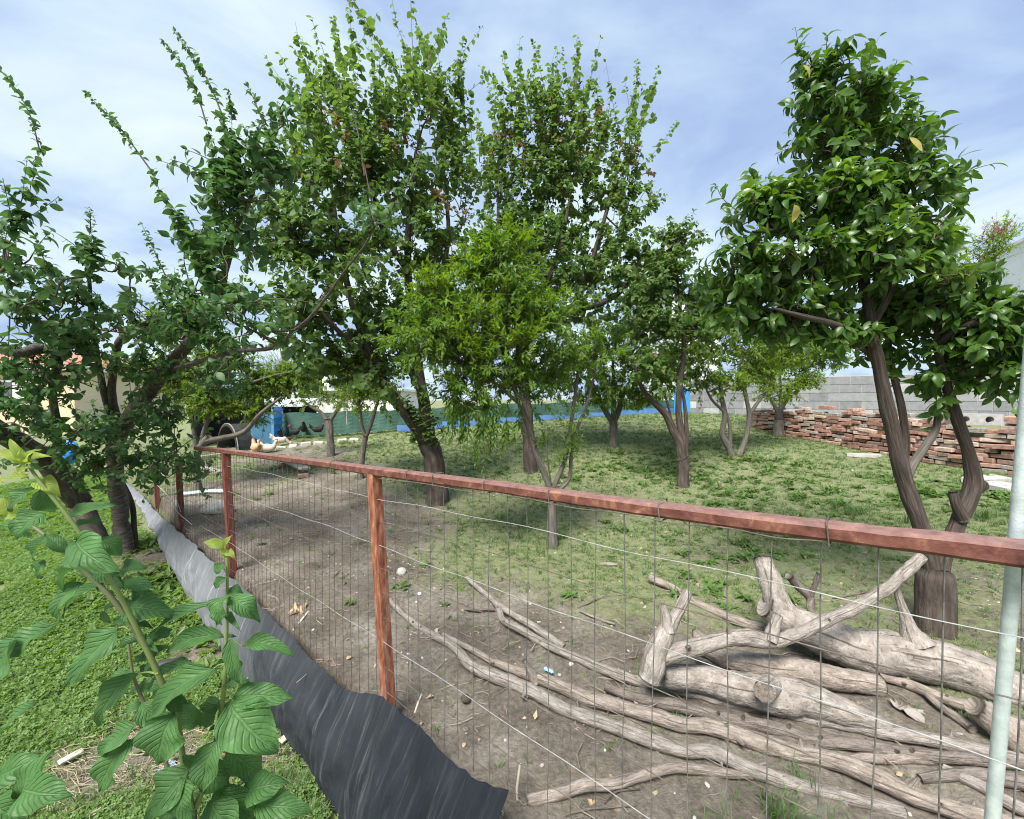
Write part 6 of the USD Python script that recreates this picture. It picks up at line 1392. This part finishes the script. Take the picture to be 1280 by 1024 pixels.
# taller grass clumps
gpts = []
for px, py, n_ in ((1058, 640, 26), (995, 1018, 9), (1015, 1012, 5), (830, 880, 5), (690, 682, 14), (545, 632, 6), (1235, 650, 20), (1262, 640, 16), (1130, 655, 8), (890, 608, 8), (540, 612, 5), (770, 565, 8), (925, 1010, 3), (1180, 795, 5)):
    c, z = hit_in(px, py)
    for _ in range(n_):
        q = c[:2] + rg.normal(size=2) * .07 * z ** .3
        gpts.append([*q, 0])
gpts = np.array(gpts); gpts[:, 2] = GF(gpts[:, 0], gpts[:, 1])
scatter('grass_clumps', 'scattered clumps of taller grass in the yard', 'grass', [(tuft(18, .12, .03, .004, .7, rg), 'grass_blade'), (tuft(14, .09, .035, .004, .9, rg), 'grass_blade')], gpts, rg.uniform(.6, 1.2, len(gpts)), rg)
# clover outside the fence
def k_clov(X, Y):
    return (side(X, Y) < -.03 - .03 * Y) & (rg.random(len(X)) < np.clip((green(X, Y) - .35) * 1.6, .02, 1))
pts = np.vstack([sample(15000, -5, -.3, 1.0, 4.2, k_clov), sample(16000, -10, -2, 4.2, 9.5, k_clov)])
scatter('clover', 'bright green clover carpet outside the fence at left', 'clover', [(clover(34, .085, .035, .013, rg), 'clover_leaf'), (clover(30, .09, .045, .015, rg), 'clover_leaf'), (clover(36, .08, .03, .011, rg), 'clover_leaf')], pts, rg.uniform(.6, 1.2, len(pts)) * np.clip(.7 + .1 * pts[:, 1], .8, 1.4), rg, .2)
pts = sample(9000, -7, -.8, 2.0, 7.5, lambda X, Y: (side(X, Y) < -.03 * Y) & (side(X, Y) > -.85) & (rg.random(len(X)) < np.clip((wn_(X * 2, Y * 2) - .42) * 5, 0.05, 1) * .8))
scatter('verge_weeds', 'yellow green leafy weeds growing along the foot of the plastic film', 'weeds', [(rosette(14, .07, rg, .5, .6), 'clover_leaf'), (rosette(12, .09, rg, .4, .8), 'weed_leaf'), (rosette(16, .055, rg, .6, .5), 'clover_leaf')], pts, rg.uniform(.6, 1.4, len(pts)), rg)
def k_gr(X, Y):
    return (side(X, Y) < -.04 - .05 * Y) & (rg.random(len(X)) < np.clip(.25 + blob(X, Y, (-1.0, 1.9), (.7, .5)) - .1, 0, 1) * np.clip(green(X, Y), .3, 1))
pts = sample(5000, -4, -.3, 1.0, 4.0, k_gr)
scatter('meadow_grass', 'green grass outside the fence at the foot of the film', 'grass', [(tuft(18, .09, .045, .004, .8, rg), 'grass_blade'), (tuft(16, .07, .05, .0035, 1.0, rg), 'grass_blade')], pts, rg.uniform(.5, 1.2, len(pts)), rg)
# straw, leaves, pebbles, twigs
def bits(n, L, w, r, bend=.3):
    vs, fs, c = [], [], 0
    for _ in range(n):
        a = r.uniform(0, 6.28); o = r.normal(size=3) * [.06, .06, 0]; ln = L * r.uniform(.4, 1.2); d = np.array([math.cos(a), math.sin(a), r.normal() * .12]); e = np.array([-d[1], d[0], 0]) * w / 2; k = e * r.normal() * bend * ln / w
        h = UPV * w * .6
        p = [o, o + d * ln * .5 + k, o + d * ln]
        vs.append(np.vstack([np.array([q - e, q + h, q + e]) for q in p])); 
        f = []
        for s_ in (0, 3):
            f += [[s_, s_ + 3, s_ + 4], [s_, s_ + 4, s_ + 1], [s_ + 1, s_ + 4, s_ + 5], [s_ + 1, s_ + 5, s_ + 2]]
        fs.append(np.array(f)[:, ::-1] + c); c += 9
    v = np.vstack(vs); v[:, 2] = np.maximum(v[:, 2], 0) + .003
    return v, np.vstack(fs)
def k_str(X, Y):
    return (side(X, Y) < -.15) & (rg.random(len(X)) < blob(X, Y, (-2.05, 2.2), (.75, .45)) + .5 * blob(X, Y, (-1.3, 2.1), (.5, .4)) + .05)
pts = sample(2200, -4, -.3, 1.2, 4, k_str)
scatter('straw', 'dry straw and cut stems lying on the ground at lower left', 'straw', [(bits(9, .16, .003, rg), 'straw_dry'), (bits(7, .1, .003, rg), 'straw_dry')], pts, rg.uniform(.6, 1.3, len(pts)), rg, .1)
pts = sample(2600, -4, 4.5, 1.2, 6.5, lambda X, Y: (side(X, Y) > .05) & (rg.random(len(X)) < .8 - .5 * green(X, Y)))
scatter('twig_litter', 'fine twigs and stalks littering the bare soil', 'litter', [(bits(3, .11, .0035, rg, .5), 'twig_litter'), (bits(4, .07, .003, rg, .6), 'twig_litter'), (bits(2, .17, .0045, rg, .4), 'twig_litter')], pts, rg.uniform(.5, 1.2, len(pts)), rg, .06)
def chip(r, s):
    m = trimesh.creation.icosphere(1); v = np.array(m.vertices) * (.8 + .4 * r.random((len(m.vertices), 1))) * s * np.array([1, .8, .5]); return v, m.faces
pts = sample(5200, -5, 5, 1.2, 8, lambda X, Y: (side(X, Y) > .05) & (rg.random(len(X)) < .75 - .45 * green(X, Y)))
scatter('pebbles', 'small stones and crumbs of earth strewn over the soil', 'pebbles', [(chip(rg, .010), 'pebble'), (chip(rg, .007), 'pebble'), (chip(rg, .014), 'ground_clod')], pts, rg.uniform(.4, 1.2, len(pts)), rg, .3)
pts = sample(3000, -5, 8, 1.2, 9, lambda X, Y: (side(X, Y) > .05) & (rg.random(len(X)) < .6))
pts[:, 2] += .006
lf = leaf_shape(.6, .3, .6, 1); lf2 = leaf_shape(.5, .6, 1.0, 1)
scatter('leaf_litter', 'fallen dry leaves scattered over the yard', 'leaves', [(lf, 'dry_leaf'), (lf2, 'dry_leaf'), (lf, 'straw_dry')], pts, rg.uniform(.018, .045, len(pts)), rg, .5)

# ------------------------------------------------------------------ tall plum suckers in the foreground
def big_leaf(base, tip, width, face, sag=0.15, fold=0.35, roll=0.0, curl=0.0, seed=0, nu=9, nv=15):
    """A broad leaf from base to tip: face is the way its upper side looks. (v, f, uv)."""
    r = np.random.default_rng(seed)
    d = tip - base; L = np.linalg.norm(d); y = d / L
    z = norm(face - (face @ y) * y); x = np.cross(y, z)
    t = np.linspace(0, 1, nv); u = np.linspace(-1, 1, nu)
    wprof = np.sin(np.pi * np.clip(t, 0, 1) ** 0.82) ** 0.8 * (1 - 0.18 * t)
    wprof[0], wprof[-1] = 0.03, 0.02
    Tt, Uu = np.meshgrid(t, u, indexing='ij')
    half = width / 2 * wprof[:, None]
    ser = 1 + 0.03 * np.sin(Tt * 95) * (np.abs(Uu) > .99)
    X = Uu * half * ser
    Zb = sag * L * 4 * Tt * (1 - Tt) * 0.5
    Zf = fold * np.abs(X) * (1 - 0.3 * Tt)
    ph = (Tt - 0.34 * np.abs(Uu)) * 9.0
    puck = 0.016 * width * np.sin(2 * np.pi * (ph + 0.9 * meshkit.fbm(np.stack([Tt * 6, Uu * 3, 0 * Uu + seed], -1), 2, seed + 9))) * np.abs(Uu) ** .7 * (1 - .4 * Tt) * (np.abs(Uu) < .99)
    wav = 0.12 * width * np.sin(Tt * 11 + r.uniform(0, 6.28) + Uu * 1.1) * np.abs(Uu) ** 2 + 0.16 * width * (meshkit.fbm(np.stack([Tt * 5, Uu * 2.5, 0 * Uu + seed], -1), 2, seed) - .5)
    Z = Zb + Zf + puck + wav
    if curl:
        Z = Z - curl * X * np.abs(X) / max(width, 1e-6) * np.sign(X) * 2.0
    ang = roll * Tt
    Xr, Zr = X * np.cos(ang) - (Z - Zb) * np.sin(ang), Zb + X * np.sin(ang) + (Z - Zb) * np.cos(ang)
    bend = -(0.06 + 0.16 * r.random()) * L * Tt ** 2.2
    v = base + (Tt * L)[..., None] * y + Xr[..., None] * x + (Zr + bend)[..., None] * z
    v = v.reshape(-1, 3)
    i, j = np.meshgrid(np.arange(nv - 1), np.arange(nu - 1), indexing='ij'); q = (i * nu + j).ravel()
    f = np.vstack([np.stack([q, q + nu, q + nu + 1], 1), np.stack([q, q + nu + 1, q + 1], 1)])[:, ::-1]
    n0_ = np.cross(v[f[0, 1]] - v[f[0, 0]], v[f[0, 2]] - v[f[0, 0]])
    if n0_ @ z < 0: f = f[:, ::-1]
    return v, f, np.stack([Uu.ravel(), Tt.ravel()], 1)
sapb, _ = P(246, 1060, .78), 0
sap = thing('plum_sucker', 'tall young plum shoots with large crinkled leaves in the left foreground', 'sapling', [sapb[0], sapb[1], float(G(sapb[0], sapb[1])[0])])
def stem(name, pts, r, mat, n=40):
    w = np.array([P(x, y, z) for x, y, z in pts])
    c = spline(w, n)
    rad = np.interp(np.linspace(0, 1, n), np.linspace(0, 1, len(r)), r) * (1 + .06 * (meshkit.noise(c * 60, 2) - .5) * 2)
    v, f, uv = tube(c, rad, 10, True)
    put(name, (v, f), MATS[mat], sap, smooth=True, uv=uv)
    return c
gs = float(G(sapb[0], sapb[1])[0])
def ground_run(x, y, z):
    p = P(x, y, z); q = np.array([sapb[0], sapb[1], gs - .03])
    c = spline([q, q * .55 + p * .45 + [0.015, -.01, 0], p], 14)
    return c
root = ground_run(240, 1015, .74)
v, f, uv = tube(root, np.linspace(.011, .0072, 14), 10); put('stem', (v, f), MATS['twig_bark'], sap, smooth=True, uv=uv)
ZA, ZB = .66, .70
stem('shoot', [(240, 1015, .74), (228, 945, .72), (222, 905, .70), (205, 860, .68), (178, 800, .66), (150, 745, .64), (122, 700, .63), (92, 655, .615), (66, 622, .605), (48, 600, .6), (36, 582, .6)], [.0058, .0048, .0042, .0039, .0036, .0032, .0026, .002], 'stem_green', 60)
stem('shoot', [(207, 866, .685), (185, 815, .675), (155, 768, .665), (128, 735, .66), (95, 705, .655), (60, 672, .65), (22, 645, .65)], [.0045, .0042, .0036, .003, .002], 'stem_red', 40)
stem('shoot', [(243, 1012, .745), (262, 965, .735), (274, 905, .725), (281, 850, .715), (283, 800, .71), (284, 740, .705), (284, 700, .70), (283, 684, .70)], [.0048, .0045, .004, .0034, .0026, .0018], 'stem_green', 50)
stem('shoot', [(222, 1000, .8), (196, 920, .8), (178, 875, .8), (166, 842, .8), (160, 800, .8)], [.004, .0038, .003, .002], 'stem_red', 30)
BL = [  # base, tip, width, depth, depth change, face (x right, y up, z towards the eye), fold, sag
 ((149, 785), (79, 856), 46, .655, -.03, (-.3, .5, .9), .2, .1), ((173, 842), (111, 908), 36, .67, -.02, (-.1, .6, .8), .45, .25), ((270, 756), (181, 797), 20, .705, -.03, (0, .9, .4), .7, .25), ((280, 796), (207, 812), 26, .71, -.02, (0, .8, .5), .6, .35),
 ((303, 808), (364, 814), 22, .71, .0, (.1, .9, .4), .7, .3), ((287, 799), (297, 857), 20, .705, -.02, (.3, .2, .9), .5, .1), ((286, 748), (323, 776), 28, .70, .0, (.2, .7, .6), .5, .6), ((283, 744), (272, 778), 30, .695, -.03, (-.2, .3, .9), .4, .4), ((284, 745), (305, 740), 20, .70, .02, (0, .8, .4), .4, .4),
 ((267, 836), (182, 902), 44, .68, -.02, (-.2, .7, .7), .35, .3), ((240, 828), (180, 858), 26, .70, .02, (-.1, .8, .5), .3, .2), ((217, 890), (193, 958), 60, .66, -.02, (.1, .3, .95), .25, .2), ((292, 872), (358, 868), 34, .715, .0, (0, .8, .6), .3, .1), ((287, 878), (337, 942), 62, .705, -.03, (.1, .4, .9), .2, .15),
 ((272, 925), (249, 990), 40, .69, -.03, (-.1, .4, .9), .25, .2), ((286, 934), (326, 968), 44, .74, .0, (.3, .3, .8), .3, .2), ((168, 908), (117, 942), 34, .76, .0, (-.2, .6, .7), .2, .1), ((162, 925), (118, 990), 44, .76, .0, (-.2, .5, .8), .2, .1), ((240, 962), (176, 1030), 52, .69, -.03, (-.2, .6, .7), .3, .2), ((226, 972), (232, 1030), 36, .68, -.03, (.1, .4, .9), .3, .2),
 ((305, 992), (352, 978), 40, .73, 0, (.1, .8, .6), .3, .2), ((318, 1006), (384, 1012), 34, .73, 0, (.2, .7, .6), .4, .2), ((262, 1000), (300, 1050), 50, .70, 0, (.2, .5, .8), .3, .2), ((158, 762), (214, 768), 38, .68, .0, (.1, .7, .7), .3, .45), ((146, 735), (192, 734), 24, .665, .0, (0, .8, .6), .35, .3), ((94, 676), (140, 712), 46, .62, -.03, (.1, .5, .9), .2, .3), ((118, 678), (152, 692), 26, .65, .02, (.2, .8, .5), .4, .5),
 ((56, 642), (18, 672), 42, .60, -.02, (-.2, .5, .9), .25, .3), ((81, 648), (134, 626), 20, .63, .0, (0, .8, .6), .35, .1), ((92, 662), (120, 648), 18, .64, .0, (0, .9, .5), .4, .1), ((44, 610), (8, 636), 26, .61, -.02, (-.2, .7, .7), .3, .2), ((46, 602), (74, 618), 22, .61, 0, (.2, .8, .6), .4, .5), ((50, 612), (66, 642), 24, .63, .02, (.3, .5, .8), .3, .3), ((36, 598), (-6, 602), 16, .6, 0, (0, .9, .4), .6, .2),
 ((66, 782), (-4, 822), 40, .56, -.02, (-.2, .7, .7), .2, .1), ((20, 800), (-20, 868), 56, .54, 0, (-.2, .4, .9), .2, .1), ((46, 880), (-6, 914), 26, .58, 0, (0, .8, .5), .3, .1), ((30, 985), (74, 996), 46, .55, -.02, (.1, .5, .9), .2, .2), ((20, 1010), (56, 945), 48, .56, .0, (0, .5, .9), .3, .1), ((-5, 975), (40, 950), 40, .57, 0, (0, .7, .7), .3, .1), ((-10, 1000), (30, 1030), 50, .55, 0, (0, .6, .8), .3, .2),
 ((113, 704), (71, 735), 18, .66, 0, (-.2, .8, .5), .9, .35), ((100, 728), (64, 778), 36, .67, 0, (-.3, .4, .8), .3, .2), ((128, 730), (76, 770), 16, .66, 0, (-.1, .8, .5), .8, .2), ((62, 672), (40, 700), 22, .66, 0, (-.2, .6, .7), .4, .3), ((56, 700), (48, 724), 20, .67, 0, (0, .4, .9), .4, .2), ((150, 716), (180, 708), 24, .68, 0, (.1, .8, .6), .3, .3), ((165, 752), (188, 738), 24, .70, .02, (.2, .7, .6), .3, .2),
 ((186, 800), (214, 786), 20, .70, .02, (.2, .7, .6), .3, .2), ((276, 882), (248, 908), 30, .72, .0, (-.1, .6, .7), .3, .2), ((278, 905), (300, 930), 36, .73, .0, (.2, .5, .8), .3, .2), ((255, 950), (284, 985), 40, .71, 0, (.2, .5, .8), .3, .2), ((236, 990), (200, 1040), 46, .72, 0, (-.2, .5, .8), .3, .2), ((270, 985), (318, 1030), 46, .72, 0, (.2, .5, .8), .3, .2), ((160, 838), (140, 870), 26, .78, 0, (-.2, .5, .8), .3, .2), ((176, 880), (206, 906), 30, .79, 0, (.2, .5, .8), .3, .2),
 ((84, 690), (56, 668), 18, .64, 0, (-.1, .8, .6), .4, .2), ((122, 712), (150, 728), 24, .67, 0, (.2, .6, .7), .3, .4), ((250, 905), (222, 880), 26, .74, 0, (-.2, .6, .7), .3, .2), ((30, 650), (-6, 660), 22, .65, 0, (0, .8, .6), .4, .2), ((20, 640), (-2, 628), 14, .65, 0, (0, .8, .6), .4, .2)]
tipkeys = {(46, 602), (20, 640), (36, 598)}
for k, (b, tp_, w, z, dz, fc, fo, sg) in enumerate(BL):
    B, E = P(b[0], b[1], z), P(b[0] + (tp_[0] - b[0]) * 1.05, b[1] + (tp_[1] - b[1]) * 1.05, z + dz)
    face = RT * fc[0] + UP * fc[1] - FW * fc[2]
    v, f, uv = big_leaf(B, E, w * 0.97 * z / FPX, face, sg, fo, roll=np.random.default_rng(k).normal() * .35, curl=0.0, seed=k)
    put('leaf', (v, f), MATS['leaf_shoot_tip' if b in tipkeys else 'leaf_shoot'], sap, smooth=True, uv=uv)
TIPS = [((34, 580), (-4, 562), 15, .6), ((35, 578), (10, 548), 11, .6), ((36, 578), (24, 562), 12, .59), ((38, 578), (46, 561), 12, .59), ((38, 580), (58, 568), 13, .6), ((36, 584), (22, 592), 14, .6), ((22, 645), (-8, 622), 18, .65), ((22, 646), (4, 650), 14, .64), ((283, 686), (254, 676), 14, .7), ((283, 686), (287, 670), 10, .7), ((284, 690), (293, 696), 10, .695), ((284, 695), (276, 688), 10, .695), ((280, 704), (270, 718), 14, .70), ((282, 722), (268, 736), 14, .70), ((38, 586), (52, 586), 10, .6)]
for k, (b, tp_, w, z) in enumerate(TIPS):
    B, E = P(b[0], b[1], z), P(tp_[0], tp_[1], z - .01)
    v, f, uv = big_leaf(B, E, w * z / FPX, RT * .1 + UP * .7 - FW * .7, .3, .6, seed=200 + k, nu=7, nv=11)
    put('leaf', (v, f), MATS['leaf_shoot_tip' if k < 12 else 'leaf_shoot'], sap, smooth=True, uv=uv)
# smaller leaves and bracts along the shoots
rs_ = np.random.default_rng(9)
for pts, z in (([(228, 945), (222, 905), (205, 860), (178, 800), (150, 745), (122, 700), (92, 655)], .67), ([(207, 866), (185, 815), (155, 768), (128, 735), (95, 705)], .68), ([(262, 965), (274, 905), (281, 850), (283, 800), (284, 740)], .715), ([(222, 1000), (196, 920), (178, 875), (166, 842)], .8)):
    for q in spline(pts, 9):
        for sgn in (-1, 1):
            if rs_.random() < .75:
                ln = rs_.uniform(8, 34); an = rs_.uniform(-.5, .9)
                B, E = P(q[0], q[1], z + .012), P(q[0] + sgn * ln * math.cos(an), q[1] + ln * math.sin(an), z + .012 + rs_.normal() * .02)
                v, f, uv = big_leaf(B, E, ln * .55 * z / FPX, RT * sgn * .2 + UP * .7 - FW * .6, .3, .4, seed=int(rs_.integers(1e6)), nu=7, nv=11)
                put('leaf', (v, f), MATS['leaf_shoot'], sap, smooth=True, uv=uv)
# leaf stalks
for b, (sx, sy), z in (((149, 785), (160, 786), .655), ((173, 842), (196, 843), .67), ((173, 842), (198, 842), .67), ((270, 756), (283, 752), .705), ((303, 808), (284, 800), .71), ((292, 872), (281, 864), .715), ((267, 836), (281, 830), .69), ((158, 762), (146, 740), .665), ((81, 648), (86, 652), .62)):
    pp = spline([P(sx, sy, z), P((sx + b[0]) / 2, (sy + b[1]) / 2 - 2, z), P(b[0], b[1], z)], 6)
    put('leaf_stalk', tube(pp, .0011, 6)[:2], MATS['stem_green'], sap, smooth=True)
